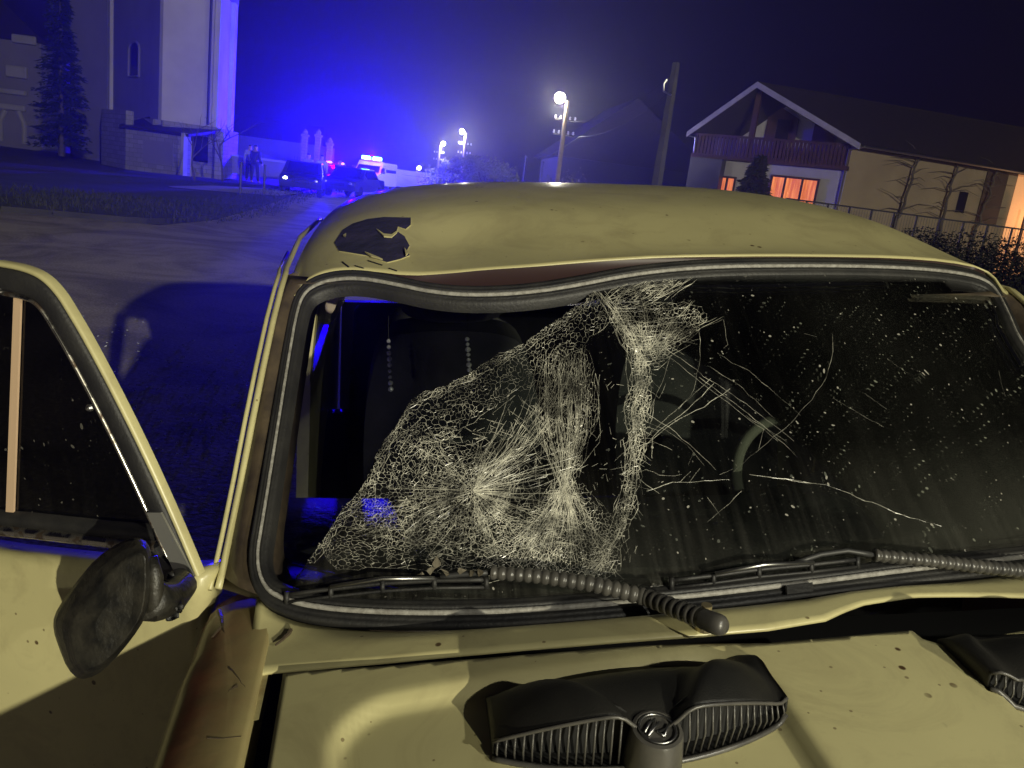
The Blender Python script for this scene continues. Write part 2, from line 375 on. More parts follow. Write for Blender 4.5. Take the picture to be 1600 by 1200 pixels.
# ---- cracks: thin raised ridges in the glass
CR=MB(); rc=random.Random(11)
def seg(a,b,w0,w1,lift=.0012):
    """a,b pixels; ridge between them on the glass"""
    w0*=.55; w1*=.55; A=wpx(*a);B=wpx(*b)
    if not(on_glass(*A) and on_glass(*B)): return
    A3=Wxz(*A,lift);B3=Wxz(*B,lift); t=B3-A3; Ln=np.linalg.norm(t)
    if Ln<1e-5: return
    t/=Ln; nrm=Wxz(*A,1)-Wxz(*A,0); s=np.cross(t,nrm); h=rc.uniform(.3,1.0)
    V=[A3-s*w0,A3+s*w0,A3+nrm*w0*h+s*w0*rc.uniform(-.5,.5),B3-s*w1,B3+s*w1,B3+nrm*w1*h]
    CR.add(V,[(0,3,5,2),(1,2,5,4)])
def crack(pts, w=.0007, jit=2.0, step=9, branch=.0, depth=0):
    step*=1.5; jit*=.55; w*=rc.choice((.45,.6,.8,1.0))
    P=resample(pts,step); Q=[P[0]]
    for p in P[1:-1]: Q.append(p+np.array([rc.gauss(0,jit),rc.gauss(0,jit)]))
    Q.append(P[-1]); n=len(Q)
    for i in range(n-1):
        f0=1-.55*i/n; ww=w*f0*rc.uniform(.6,1.25); seg(Q[i],Q[i+1],ww,ww*.95)
        if depth<2 and rc.random()<branch:
            d=Q[i+1]-Q[i]; an=math.atan2(d[1],d[0])+rc.choice((-1,1))*rc.uniform(.4,1.2); l=rc.uniform(10,34)
            crack([Q[i],Q[i]+np.array([math.cos(an),math.sin(an)])*l],w*.7,jit,step,branch*.5,depth+1)
def web(n, sampler, keep=.5, w=.0005, maxlen=26, stretch=(1,1)):
    n=int(n*.46); maxlen*=1.4; w*=.62; pts=[]
    while len(pts)<n:
        p=sampler()
        if p is not None: pts.append(p)
    v,e,f,*_=delaunay_2d_cdt([Vector((p[0]*stretch[0],p[1]*stretch[1])) for p in pts],[],[],0,1e-6)
    cen_=[((v[t[0]].x+v[t[1]].x+v[t[2]].x)/3/stretch[0],(v[t[0]].y+v[t[1]].y+v[t[2]].y)/3/stretch[1]) for t in f]
    ed={}
    for k,t in enumerate(f):
        for a in range(3): ed.setdefault(tuple(sorted((t[a],t[(a+1)%3]))),[]).append(k)
    for ks in ed.values():     # closed cells: join the middles of neighbouring triangles
        if len(ks)!=2 or rc.random()>.93: continue
        A,B=cen_[ks[0]],cen_[ks[1]]
        if math.hypot(A[0]-B[0],A[1]-B[1])<maxlen: ww=w*rc.choice((.4,.6,.8,1.1,1.5,2.2)); seg(A,B,ww,ww)
def polys(poly): 
    P=np.array(poly); x0,y0=P.min(0);x1,y1=P.max(0)
    def s():
        x=rc.uniform(x0,x1);y=rc.uniform(y0,y1)
        return (x+rc.gauss(0,7),y+rc.gauss(0,7)) if inside(poly,np.array([x]),np.array([y]))[0] else None
    return s
def gaus(cx,cy,sx,sy): return lambda:(rc.gauss(cx,sx),rc.gauss(cy,sy))
def along(path,sd):
    P=resample(path,4)
    def s():
        p=rc.choice(P); return (p[0]+rc.gauss(0,sd),p[1]+rc.gauss(0,sd))
    return s
# spider around the lower impact
c0=(738,768)
for k in range(120):
    if k<50: a=rc.uniform(-1.25,-.1); l=rc.uniform(70,190)
    elif k<85: a=rc.uniform(-.1,1.5); l=rc.uniform(60,150)
    else: a=rc.uniform(1.5,5.0); l=rc.uniform(40,135)
    q=(c0[0]+math.cos(a)*l,c0[1]+math.sin(a)*l*.95); r0=rc.uniform(0,20) if rc.random()<.6 else rc.uniform(20,70)
    crack([(c0[0]+math.cos(a)*r0,c0[1]+math.sin(a)*r0),((c0[0]+q[0])/2+rc.gauss(0,6),(c0[1]+q[1])/2+rc.gauss(0,6)),q],.0012 if k%5==0 else .00065,1.1,16,.12)
for rr in range(10,170,8):
    a=-1.3
    while a<5:
        a2=a+rc.uniform(.10,.28)
        if rc.random()<.75*math.exp(-rr/120): seg((c0[0]+math.cos(a)*rr,c0[1]+math.sin(a)*rr),(c0[0]+math.cos(a2)*(rr+rc.gauss(0,4)),c0[1]+math.sin(a2)*(rr+rc.gauss(0,4))),.0007,.0004)
        a=a2
for k in range(520):   # fine radial dashes below and left of the impact
    a=rc.uniform(.5,2.9); r0=rc.uniform(35,170); l=rc.uniform(6,20); a1=a+rc.gauss(0,.06)
    seg((c0[0]+math.cos(a)*r0*1.25,c0[1]+math.sin(a)*r0*.72),(c0[0]+math.cos(a1)*(r0+l)*1.25,c0[1]+math.sin(a1)*(r0+l)*.72),rc.choice((.0003,.0005,.0007)),.0002)
web(1300,gaus(735,770,52,42),.42,.0005,16)
web(2200,polys([(570,770),(610,700),(640,670),(700,690),(780,720),(800,800),(700,850),(600,830),(540,810)]),.40,.0005,18)
web(1500,polys([(600,690),(625,665),(640,640),(700,600),(790,550),(860,505),(930,460),(960,490),(900,540),(840,590),(760,640),(700,690)]),.36,.00048,20,(1,1))
web(700,along([(640,632),(700,603),(745,578),(800,550),(860,508),(925,462)],5),.55,.0006,14)
web(700,along([(480,880),(540,800),(570,765),(600,700),(635,640)],6),.5,.0005,13)
web(1100,polys([(500,850),(560,800),(700,850),(820,860),(800,890),(640,880),(520,890)]),.16,.00035,18,(1,1.6))
# diagonal bundles from the impact up to the right
for k in range(16):
    x=rc.uniform(-10,70); crack([(750+rc.uniform(-8,30),752+rc.uniform(-20,10)),(800+x*.5,690+rc.gauss(0,12)),(838+x*.8,620+rc.gauss(0,10)),(850+x,560+rc.gauss(0,18))],.0009,1.6,11,.15)
# vertical lattice and its waist
for k in range(46):
    x=rc.gauss(888,26); y0=rc.triangular(540,660,575); xm=885+(x-890)*.16+rc.gauss(0,3); y1=rc.uniform(720,765)
    crack([(x,y0),(x+rc.gauss(0,3),(y0+y1)/2),(xm,y1)],.0006,1.5,9,.12)
web(1600,polys([(845,590),(870,548),(900,540),(925,575),(930,640),(912,700),(895,750),(875,750),(855,690),(835,640)]),.38,.00042,24,(2.2,1))
for k in range(62):
    x=rc.uniform(790,965); y1=rc.uniform(840,905)
    crack([(884+rc.gauss(0,7),rc.uniform(735,775)),(884+(x-884)*.45+rc.gauss(0,5),815),(x,y1)],.0008,1.9,9,.2)
web(1700,polys([(862,760),(905,755),(960,830),(965,890),(930,905),(850,895),(800,870),(835,810)]),.42,.0005,18)
web(700,polys([(760,790),(870,800),(860,880),(800,885),(740,840)]),.3,.00045,22)
# the main spine
spine=[(938,458),(962,490),(985,530),(1000,565),(1002,600),(988,640),(994,690),(987,740),(978,790),(962,840),(940,875),(918,900)]
for k in range(9):
    o=rc.gauss(0,6); crack([(p[0]+o*.8+rc.gauss(0,2.5),p[1]+rc.gauss(0,2)) for p in spine],.0012,2.0,9,.18)
web(1300,along(spine[1:],8),.55,.00075,16)
web(320,along([(1000,570),(1010,620),(1000,680)],6),.6,.0008,14)
# fan above the spine
k0=(1018,552)
for k in range(30):
    a=rc.uniform(-2.3,-.5); l=rc.uniform(60,130)
    crack([(k0[0]+rc.gauss(0,8),k0[1]+rc.gauss(0,8)),(k0[0]+math.cos(a)*l,k0[1]+math.sin(a)*l*.8)],.0009,1.8,10,.22)
for k in range(17):
    y=482+k*5.4; crack([(958+k*2.4,y),(1005,y+rc.gauss(3,2)),(1078-k*2.5,y-2+rc.gauss(0,3))],.0009,1.6,9,.12)
web(1100,polys([(955,480),(1078,476),(1105,500),(1060,540),(1010,580),(985,550)]),.42,.0006,18)
for k in range(34):
    x=945+k*3.2; crack([(x,rc.uniform(448,470)+max(0,(1000-x)*.12)),(x+rc.uniform(22,50),rc.uniform(432,446))],.0011,1.4,8,.1)
web(260,polys([(945,462),(1052,434),(1052,450),(975,482)]),.45,.0008,18,(1,1.5))
crack([(1050,436),(1051,458)],.0016,.5,8); crack([(1051,455),(1010,478),(965,484)],.0009,1,8,.2)
# branches to the right
for pts,wd,br in [([(1032,548),(1085,590),(1150,640),(1215,690)],.0011,.06),([(1040,545),(1100,588),(1165,632),(1240,690)],.0008,.03),([(1092,590),(1180,655),(1245,715)],.0007,.0),
    ([(1000,640),(1045,668),(1085,702),(1118,735)],.0011,.08),([(1000,655),(1040,672),(1075,698),(1100,728)],.0009,.05),
    ([(1110,592),(1085,615),(1045,650),(1005,690)],.0010,.15),([(1115,600),(1075,640),(1040,665),(998,706)],.0011,.12),([(1140,608),(1100,635),(1050,662),(1000,702)],.0011,.15),
    ([(1165,650),(1230,692)],.0005,0),([(1120,552),(1180,588),(1240,640),(1250,650)],.0004,0),([(1108,573),(1160,607),(1210,655)],.0004,0),
    ([(1130,500),(1137,540),(1130,545)],.0008,0),([(1092,520),(1094,560),(1085,610),(1060,640)],.0007,.05),([(1046,560),(1035,600),(1015,640)],.0007,.05),([(1010,610),(1030,622),(1040,600)],.0006,.1),
    ([(1034,548),(1075,525),(1120,500),(1130,495)],.0011,.2),([(1034,545),(1070,512),(1105,500)],.0010,.2),([(1030,545),(1060,500),(1085,470)],.0008,.15),
    ([(1300,522),(1302,550),(1290,590),(1268,625),(1235,662),(1200,692),(1170,715),(1146,738)],.0008,.0),([(1124,742),(1145,733)],.0006,0),
    ([(1170,742),(1230,750),(1290,758),(1350,782),(1410,806),(1470,823)],.0012,.0),([(1010,768),(1050,755),(1100,752),(1140,750)],.0009,.08),([(1190,745),(1240,752),(1275,756)],.0013,.02),
    ([(1105,778),(1125,806)],.0006,0),([(1158,768),(1130,795),(1105,816)],.0007,0),([(985,740),(1010,735),(1040,745),(1065,742)],.0007,.1),([(1000,750),(1030,772)],.0007,.1),
    ([(975,840),(985,880)],.0006,.2),([(955,850),(945,905)],.0007,.2),([(992,700),(1020,690),(1050,704)],.0007,.15),([(1570,620),(1560,580)],.0006,0),([(1385,640),(1350,615)],.0004,0),
    ([(1380,668),(1300,622)],.0004,0),([(1276,527),(1256,522)],.0006,0),([(1385,560),(1440,600)],.0003,0)]:
    crack(pts,wd,1.3,10,br)
for k in range(260):  # stray glints
    x=rc.uniform(640,1000);y=rc.uniform(600,880);a=rc.gauss(-1.0,.8);l=rc.uniform(3,14); seg((x,y),(x+math.cos(a)*l,y+math.sin(a)*l),.0006,.0003)
CR.build('crack_web',CRACK,glass)

# ---- roof
def roofz(x,y):
    top=1.387-(.23 if y<1.1 else .10)*(y-1.1)**2; q=min(1,abs(x)/.665)
    return 1.22-(.10*max(0,y-1.6))+(top-1.22)*(max(0,1-q**3.0))**(1/3.0)+.015*x
RE=[(462,466),(474,446),(498,431),(530,423),(580,424),(640,432),(700,428),(760,422),(840,417),(900,412),(970,407),(1040,403),(1120,402),(1200,401),(1300,402),(1400,404),(1480,410),(1535,421),(1562,445),(1582,480)]
RE3=[Wxz(*wpx(*p),.005) for p in smooth_path(RE,1)]
RE3.sort(key=lambda p:p[0])
xs=[p[0] for p in RE3]
def edge_at(x): return np.array([x,np.interp(x,xs,[p[1] for p in RE3]),np.interp(x,xs,[p[2] for p in RE3])])
NX,NY=120,70; V=[];F=[]
for j in range(NY+1):
    t=j/NY
    for i in range(NX+1):
        ph=math.pi*(1-i/NX); c=math.cos(ph); x=.665*math.copysign(abs(c)**.62,c)
        e=edge_at(max(xs[0],min(xs[-1],x))); 
        y=e[1]+(2.15-e[1])*t**1.15
        k=max(0,1-(t/.22))**2.0 if t<.22 else 0
        z=roofz(x,y); z=z*(1-k)+e[2]*k
        # hail of the impact: shallow dent behind the header
        z-=.016*math.exp(-((x+.36)/.13)**2-((y-.60)/.10)**2)
        V.append((x if t>0 else max(xs[0],min(xs[-1],x)),y,z))
for j in range(NY):
    for i in range(NX): a=j*(NX+1)+i; F.append((a,a+1,a+NX+2,a+NX+1))
roof=mesh('roof',V,F,PAINT,car,True); solid(roof,.004,-1)
def roof_hit(px,py):
    Fz=np.vectorize(lambda x,y,z:z-roofz(x,y))
    o,d=pray(CAM_C,px,py); t=np.linspace(1.2,3.2,500); P=o+t[:,None]*d; v=Fz(P[:,0],P[:,1],P[:,2])
    ok=(np.abs(P[:-1,0])<.66)&(v[:-1]>0)&(v[1:]<=0); s=np.where(ok)[0]
    return P[s[0]]
def roof_surface(x,y,l=0): return (x,y,roofz(x,y)-.016*math.exp(-((x+.36)/.13)**2-((y-.60)/.10)**2)+l)
TP=[(523,380),(527,374),(536,360),(552,350),(575,343),(600,340),(642,341),(642,352),(634,359),(622,355),(620,362),(632,370),(640,385),(636,392),(640,400),(625,406),(605,411),(590,406),(572,400),(548,396),(530,393)]
def torn():
    bv=bpy.context.evaluated_depsgraph_get()
    from mathutils.bvhtree import BVHTree
    T=BVHTree.FromPolygons([Vector(v) for v in V],F)
    def cast(px,py):
        o,d=pray(CAM_C,px,py)
        for k in range(30):
            h=T.ray_cast(Vector(o),Vector(d))
            if h[0] is not None: return h
            py+=1; o,d=pray(CAM_C,px,py)
        return (Vector(o+d*2),Vector((0,0,1)))
    v2,f2=patch2d(TP,5); vv=[]
    for a,b in v2:
        h=cast(a,b); vv.append(tuple(h[0]+h[1]*(.0015 if h[1].z>0 else -.0015)))
    o=mesh('torn_patch',vv,f2,HOLE,roof,True)
    m=MB(); m.tube([np.array(cast(*q)[0])+np.array([0,0,.0006]) for q in resample([np.array(p,float) for p in TP],4,True)],.0008,5,closed=True); m.build('paint_edge',PAINT,o)
    for fl in ([(588,362),(600,370),(612,371),(622,364),(620,368),(612,375),(600,374)],[(632,392),(638,400),(634,404)],[(570,398),(590,406),(598,410),(580,405)],[(536,372),(541,369),(540,374)]):
        ps=[]
        for a,b in fl:
            h=cast(a,b); ps.append(np.array(h[0]+Vector((0,0,.0035))))
        m=MB(); m.prism(ps,(0,0,.0025)); m.build('paint_flake',PAINT,o)
    m=MB()
    for (a,b) in [((535,410),(545,418)),((575,408),(597,415)),((555,416),(580,424)),((608,420),(620,424))]:
        m=MB(); p=[cast(a[0]+(b[0]-a[0])*k/4,a[1]+(b[1]-a[1])*k/4) for k in range(5)]; m.tube([np.array(q[0]+Vector((0,0,.0006))) for q in p],.0016,5); m.build('paint_scratch',BLACK,roof)
torn()
# flange between the bent roof edge and the seal, in one dark red-brown
V=[];F=[]
WT=sorted([Wxz(p[0],p[1],-.004) for p in inset(WP,.004) if p[1]>1.16],key=lambda p:p[0]); wx=[p[0] for p in WT]
for i in range(121):
    x=-.63+1.26*i/120; e=edge_at(x)-np.array([0,0,.003]); q=np.array([x,np.interp(x,wx,[p[1] for p in WT]),np.interp(x,wx,[p[2] for p in WT])])
    V+=[e,(e+q)/2+np.array([0,.006,-.002]),q]
for i in range(120): F+=[(3*i,3*i+3,3*i+4,3*i+1),(3*i+1,3*i+4,3*i+5,3*i+2)]
mesh('roof_flange',V,F,M('flange_red_brown',(.035,.017,.016),.5),car,True)

# ---- pillars, drip rails
def TH(x,y,z): return x+(.712-.14*(z-.9))
po=[(338,938),(347,900),(362,830),(378,750),(395,660),(412,575),(428,500),(440,452),(452,412),(466,375)]
PO=[chit(TH,*p) for p in po]
def pillar(sgn):
    V=[];F=[]; n=40; zz=np.linspace(.885,1.235,n)
    L_=sorted([p for p in WP if p[0]<-.4 and .89<p[1]<1.25],key=lambda p:p[1]); lz=[p[1] for p in L_]; lx=[p[0] for p in L_]
    oz=[p[2] for p in PO]; ox=[p[0] for p in PO]; oy=[p[1] for p in PO]
    rail=[]
    for z in zz:
        a=Wxz(np.interp(z,lz,lx)+.004,z,-.002); b=np.array([np.interp(z,oz,ox),np.interp(z,oz,oy),z])
        m1=a*.6+b*.4+np.array([-.006,-.010,0]); 
        if sgn<0: pass
        row=[a,m1,b,b+np.array([.02,.05,0]),a+np.array([.03,.06,-.01])]
        for p in row: V.append((p[0]*-sgn,p[1],p[2]))
        rail.append((b[0]*-sgn,b[1],b[2]))
    k=5
    for i in range(n-1):
        for j in range(k-1): F.append((i*k+j,i*k+j+1,i*k+k+j+1,i*k+k+j))
        F.append((i*k+4,i*k,i*k+k,i*k+k+4))
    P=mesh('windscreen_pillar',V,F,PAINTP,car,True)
    # continues along the roof side as a gutter
    top=rail[-1]; ext=[(-(.672)*-sgn*(-1) if False else (-.672*-sgn),top[1]+.07+.12*q,top[2]+.03*min(1,q/2)-.012*max(0,q-6)) for q in range(14)]
    r2=rail+ext
    m=MB(); m.tube([np.array(p)+np.array([.004*sgn*-1*0,-.006,.002]) for p in r2],.0048,8); m.tube([np.array(p)+np.array([.010*(1 if sgn>0 else -1)*0-.0*sgn,-.004,0])+np.array([(.011 if sgn<0 else -.011)*-1*0,0,0])+np.array([(-1 if sgn>0 else 1)*-.011,0,0]) for p in r2[:42]],.0035,6)
    m.build('drip_rail',PAINT,P,True)
pillar(1); pillar(-1)

# ---- cowl, hood, fenders
cow_front=[(415,1049),(500,1041),(600,1032),(760,1017),(900,1005),(1000,997),(1100,990),(1200,981),(1290,966),(1320,952),(1350,941),(1430,929),(1600,930)]  # right end swings back: shade behind the vent shaped as an open gap
CF=[hpx(*p) for p in cow_front]
def cowlz(x,y):
    # dips to meet the windscreen sill
    p=[q for q in WP if q[1]<.95]; 
    return Hz(x,y)
sill=sorted([(p[0],p[1]) for p in inset(WP,-.001) if p[1]<.935 and abs(p[0])<.69],key=lambda p:p[0]); sx=[p[0] for p in sill]; sz=[p[1] for p in sill]
V=[];F=[];n=140
CFx=[p[0] for p in CF]+[.45,.64]; CFy=[p[1] for p in CF]+[-.02,.0]
for i in range(n+1):
    x=-.66+1.32*i/n
    yb=Wxz(x,np.interp(x,sx,sz),-.004); yf=np.interp(x,CFx,CFy)
    f=np.array([x,yf,Hz(x,yf)])
    for j in range(9):
        t=j/8; p=f*(1-t)+yb*t; base=Hz(x,p[1]); k=max(0,(t-.45)/.55)**1.6; p[2]=base*(1-k)+yb[2]*k
        if j==0: V.append((p[0],p[1]-.001,p[2]-.004))
        V.append(tuple(p))
for i in range(n):
    for j in range(9): a=i*10+j; F.append((a,a+10,a+11,a+1))
cowl=mesh('cowl_panel',V,F,PAINTR if False else PAINT,car,True); solid(cowl,.003,-1)
# rust creeping out from under the seal, a raised crust
hr=[(425,1061),(600,1046),(760,1033),(900,1022),(1000,1014),(1200,1010),(1300,1001),(1424,990),(1440,1003),(1470,1012),(1600,990)]  # right end stepped forward to widen that shadow-shaped gap
HR=[hpx(*p) for p in hr]; HR=[(-.612,HR[0][1])]+HR[1:]+[(.45,-.11),(.608,-.10)]
def rbox(x,y,cx,cy,hx,hy,r):
    qx=np.abs(x-cx)-hx+r; qy=np.abs(y-cy)-hy+r
    return np.hypot(np.maximum(qx,0),np.maximum(qy,0))+np.minimum(np.maximum(qx,qy),0)-r
def hoodz(x,y):
    z=Hz(x,y)+.004
    # the two sunken panels with the vents, their inner sides run outward towards the front
    for s in (-1,1):
        skew=(y+.13)*-.13
        d=float(rbox(s*x,y,.335,-.63,.215,.49,.06))
        z-= .014*(1-1/(1+math.exp(-max(-.05,min(.05,d))/.0028)))
    # soft dings
    return z
hp=[(a,b) for a,b in HR]+[(.600,-.95),(.55,-1.02),(0,-1.06),(-.55,-1.02),(-.600,-.95)]
hood=patch('hood',hp,lambda x,y:(x,y,hoodz(x,y)),.0062,PAINT,car); solid(hood,.012,-1)
m=MB(); m.add([(-.71,.12,.80),(.71,.12,.80),(.66,-1.05,.75),(-.66,-1.05,.75)],[(0,1,2,3)]); m.build('black_gap_plate',BLACK,car)  # plain black plate that keeps the hood gaps dark
def fender(sgn):
    V=[];F=[]; ys=np.linspace(.10,-1.20,60)
    for y in ys:
        w=.722+.010*math.sin((y+.2)*1.6)
        if y>0: w=.722-.10*(y/.1)**2*0
        arch=max(0,.36**2-(y+.62)**2)**.5 if abs(y+.62)<.36 else 0
        zb=max(.22,.30+arch)
        z0=Hz(.64,y)
        pr=[(.636,z0-.05),(.636,z0+.001),(.642,z0+.004),(.66,z0+.001),(.69,z0-.005),(w-.010,z0-.013),(w,z0-.022),(w+.012,z0-.045),(w+.028,z0-.10),(w+.036,z0-.20),(w+.034,max(zb,z0-.32)),(w+.028,zb),(w+.0,zb)]
        for x,z in pr: V.append((x*-sgn,y,z))
    k=13
    for i in range(len(ys)-1):
        for j in range(k-1): a=i*k+j; F.append((a,a+1,a+k+1,a+k))
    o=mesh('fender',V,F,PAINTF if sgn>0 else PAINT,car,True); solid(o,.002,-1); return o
fl=fender(1); fr_=fender(-1); prop(fl,'fender with dark red-brown shade painted along its flank')
# cowl corner pieces that close the gap under each pillar
for s in (-1,1):
    V=[];F=[]
    for i in range(12):
        y=-.12+.26*i/11
        for j in range(6):
            x=.630+.092*j/5; V.append((s*x,y,Hz(x,y)-.006-.012*(j/5)**3+.002))
    for i in range(11):
        for j in range(5): a=i*6+j; F.append((a,a+1,a+7,a+6))
    m_=mesh('scuttle_corner',V,F,PAINTR,car,True)
# cracked sealant line between scuttle and wing
for pts in ([(343,958),(348,985),(355,1005),(361,1022)],[(345,985),(338,993),(333,1000)],[(455,988),(445,1000),(430,1012)],[(357,1048),(368,1058),(376,1070),(384,1080)],[(372,1078),(360,1085),(352,1095)],[(325,1160),(350,1160),(376,1156)]):
    P=[]
    for q in resample(pts,6):
        h=chit(H,q[0]+rg.uniform(-1.5,1.5),q[1]); P.append(h+np.array([0,0,.0035]))
    m=MB(); m.tube(P,[.0028*(1-.6*i/len(P)) for i in range(len(P))],5); m.build('sealant_crack',PAINTP,cowl)

# ---- air vents on the hood
def vent(cx,cy,rz,name='air_vent'):
    base=hoodz(cx,cy-.02)
    def T(p):
        c,s=math.cos(rz),math.sin(rz); x=cx+p[0]*c-p[1]*s; y=cy+p[0]*s+p[1]*c
        return (x,y,p[2]+hoodz(max(-.6,min(.6,x)),y))
    HW=.142; D=.112
    def topz(x,t):     # t 0 front .. 1 back
        a=abs(x)/HW
        fr=.046*(1-a**2.2*.86)
        z=fr*(1-t**1.7)+.016*math.sin(math.pi*t)*(1-a**4)
        hv=.16+.62*t**1.1
        k=1/(1+math.exp(-(a-hv)/.035))      # wings stand proud of the valley
        return max(.001,z+.012*k*(1-t**6)-.010*(1-k)*(1-t))
    def fy(x): a=abs(x)/HW; return -.012+.035*a**2.2     # the mouth sweeps back to the tips
    def by(x): a=abs(x)/HW; return D-.010*a**2 
    V=[];F=[];nx,ny=72,26
    for j in range(ny+1):
        t=j/ny
        for i in range(nx+1):
            a=-1+2*i/nx; x=HW*a*(1-.01*t); V.append(T((x,fy(x)*(1-t)+by(x)*t,topz(x,t))))
    for j in range(ny):
        for i in range(nx): q=j*(nx+1)+i; F.append((q,q+1,q+nx+2,q+nx+1))
    # skirts at the sides and back
    def skirt(ids):
        n0=len(V)
        for q in ids: v=V[q]; V.append((v[0],v[1],hoodz(max(-.6,min(.6,v[0])),v[1])-.004))
        for k in range(len(ids)-1): F.append((ids[k],ids[k+1],n0+k+1,n0+k))
    skirt([j*(nx+1) for j in range(ny+1)]); skirt([j*(nx+1)+nx for j in range(ny+1)]); skirt([ny*(nx+1)+i for i in range(nx+1)])
    o=mesh(name,V,F,PLASTIC,car,True); solid(o,.0025,-1)
    # dark mouth behind the grille
    g=MB(); V2=[];F2=[]
    for i in range(41):
        x=HW*(-1+2*i/40)*.99; V2+=[T((x,fy(x)+.016,.001)),T((x,fy(x)+.016,topz(x,0)-.001))]
    for i in range(40): F2.append((2*i,2*i+2,2*i+3,2*i+1))
    nf=len(V2)
    for i in range(41):
        x=HW*(-1+2*i/40)*.99; V2+=[T((x,fy(x)-.002,.0022)),T((x,fy(x)+.018,.0022))]
    F2+=[(nf+2*i,nf+2*i+2,nf+2*i+3,nf+2*i+1) for i in range(40)]
    g.add(V2,F2); g.build('vent_throat',BLACK,o)
    for s in (-1,1):
        g=MB()
        for k in range(15):
            x=s*(.031+k*.0076); zt=topz(x,0)-.0015
            if zt>.004: g.tube([T((x,fy(x)+.001,.0015)),T((x+s*.0012,fy(x)-.0035,zt*.5)),T((x,fy(x)+.001,zt))],.0011,6)
        g.build('vent_grille',SLEEVE,o,True)
    g=MB(); g.tube([T((HW*(-1+2*i/40),fy(HW*(-1+2*i/40))-.001,topz(HW*(-1+2*i/40),0))) for i in range(41)],.0019,6)
    g.tube([T((HW*(-1+2*i/40),fy(HW*(-1+2*i/40))-.004,.0025)) for i in range(41)],.0028,6); g.build('vent_rim',SLEEVE,o,True)
    b=T((0,-.012,0)); g=MB(); g.lathe([(.027,0),(.0255,.02),(.0235,.039),(.0225,.0415),(.0195,.0425),(.0185,.0405),(.0,.0405)],b,(0,-.12,1),32); g.build('vent_boss',SLEEVE,o,True,40)
    # emblem: slanting strokes inside a ring
    g=MB(); cz=b[2]+.0465; ax=np.array([0,-.12,1]);ax/=np.linalg.norm(ax)
    C0=np.array(b)+ax*.0422
    g.tube([C0+np.array([.0165*math.cos(q),.0165*math.sin(q),.0165*math.sin(q)*.12]) for q in np.linspace(0,2*math.pi,25)[:-1]],.0010,6,closed=True)
    for P in ([(-.013,-.003),(-.006,.006),(.001,.011)],[(-.011,-.007),(-.002,.002),(.004,.007)],[(.001,.011),(-.004,.001),(-.011,-.007)],[(.003,-.009),(.008,-.001),(.012,.004)],[(.003,-.009),(-.001,-.004),(.008,-.001)]):
        g.tube([C0+np.array([x,y,y*.12]) for x,y in P],.0013,6)
    g.build('vent_emblem',STEEL,o,True)
    return o
vent(-.262,-.253,R(-1)); vent(.247,-.245,R(1))

# ---- wipers
def ribbed(path, r0, r1, pitch=.0105, amp=.22):
    P=resample(path,.0013); n=len(P); L_=0; rad=[]
    for i,p in enumerate(P):
        if i: L_+=np.linalg.norm(P[i]-P[i-1])
        t=i/n; r=r0*(1-t)+r1*t; ph=(L_%pitch)/pitch
        rad.append(r*(1-amp*abs(math.cos(math.pi*ph))**5))
    return P,rad
def wl(px,py,l): return Wxz(*wpx(px,py),l)
def wiper(arm, bl, arms, pivot_ball, lift):
    m=MB(); m.tube(resample([np.array(p) for p in arms],.02),.0035,6); a=m.build('wiper',DARKMETAL,car,True)
    s=MB(); P,rad=ribbed(arm,.0116,.0084); s.tube(P,rad,18)
    e=np.array(arm[0]); d=np.array(arm[0])-np.array(arm[1]); d/=np.linalg.norm(d)
    s.tube([e-d*.002,e+d*.004,e+d*.02,e+d*.027,e+d*.0315,e+d*.0325],[.0112,.0114,.0118,.0112,.008,.001],18)
    s.build('wiper_sleeve',SLEEVE,a,True)
    b=MB()
    B=[np.array(p) for p in bl]
    b.tube(resample([p for p in B],.03),.0030,6); b.tube([p-np.array([0,.004,.008]) for p in B],.0022,6)
    for k in range(len(B)):
        b.tube([B[k]+np.array([0,0,.004]),B[k]-np.array([0,.004,.010])],.0035,6)
    b.build('wiper_blade',RUBBER,a,True)
    t=MB(); mid=B[len(B)//2]; t.tube([B[1]+np.array([0,-.006,.006]),mid+np.array([0,-.010,.012]),B[-2]+np.array([0,-.006,.006])],.0026,6); t.build('wiper_bridge',STEEL,a,True)
    return a
HL=lambda x,y,z: z-Hz(x,y)-.026
w1a=[chit(HL,1096,966),wl(1000,950,.034),wl(920,930,.034),wl(840,916,.030),wl(768,907,.024)]
w1b=[wl(452,934,.010),wl(520,925,.010),wl(600,917,.011),wl(680,913,.012),wl(760,913,.014)]
wa=wiper(w1a,w1b,[w1a[-1],wl(720,908,.02),wl(690,910,.018)],None,0)
w2a=[wl(1720,925,.05),wl(1600,914,.04),wl(1500,902,.034),wl(1420,890,.030),wl(1350,881,.026)]
w2b=[wl(1046,912,.010),wl(1110,905,.011),wl(1180,896,.012),wl(1260,889,.013),wl(1330,882,.015)]
wiper(w2a,w2b,[w2a[-1],wl(1310,873,.024),wl(1270,878,.022),wl(1235,888,.018)],None,0)
m=MB(); c=chit(H,1100,982); m.lathe([(.011,0),(.011,.006),(.006,.008),(.006,.03)],c,(0,0,1),16); m.build('wiper_spindle',M('brass',(.5,.42,.25),.35,.8),wa)
m=MB()
for i in range(3): 
    a,b_,q=[((1225,939),(1262,935),.004)][0]
P=[wl(1222,920,.009),wl(1262,915,.009),wl(1263,929,.009),wl(1223,934,.009)]; m.prism(P,(0,-.004,.003)); m.build('trim_clip',RUBBER,seal)

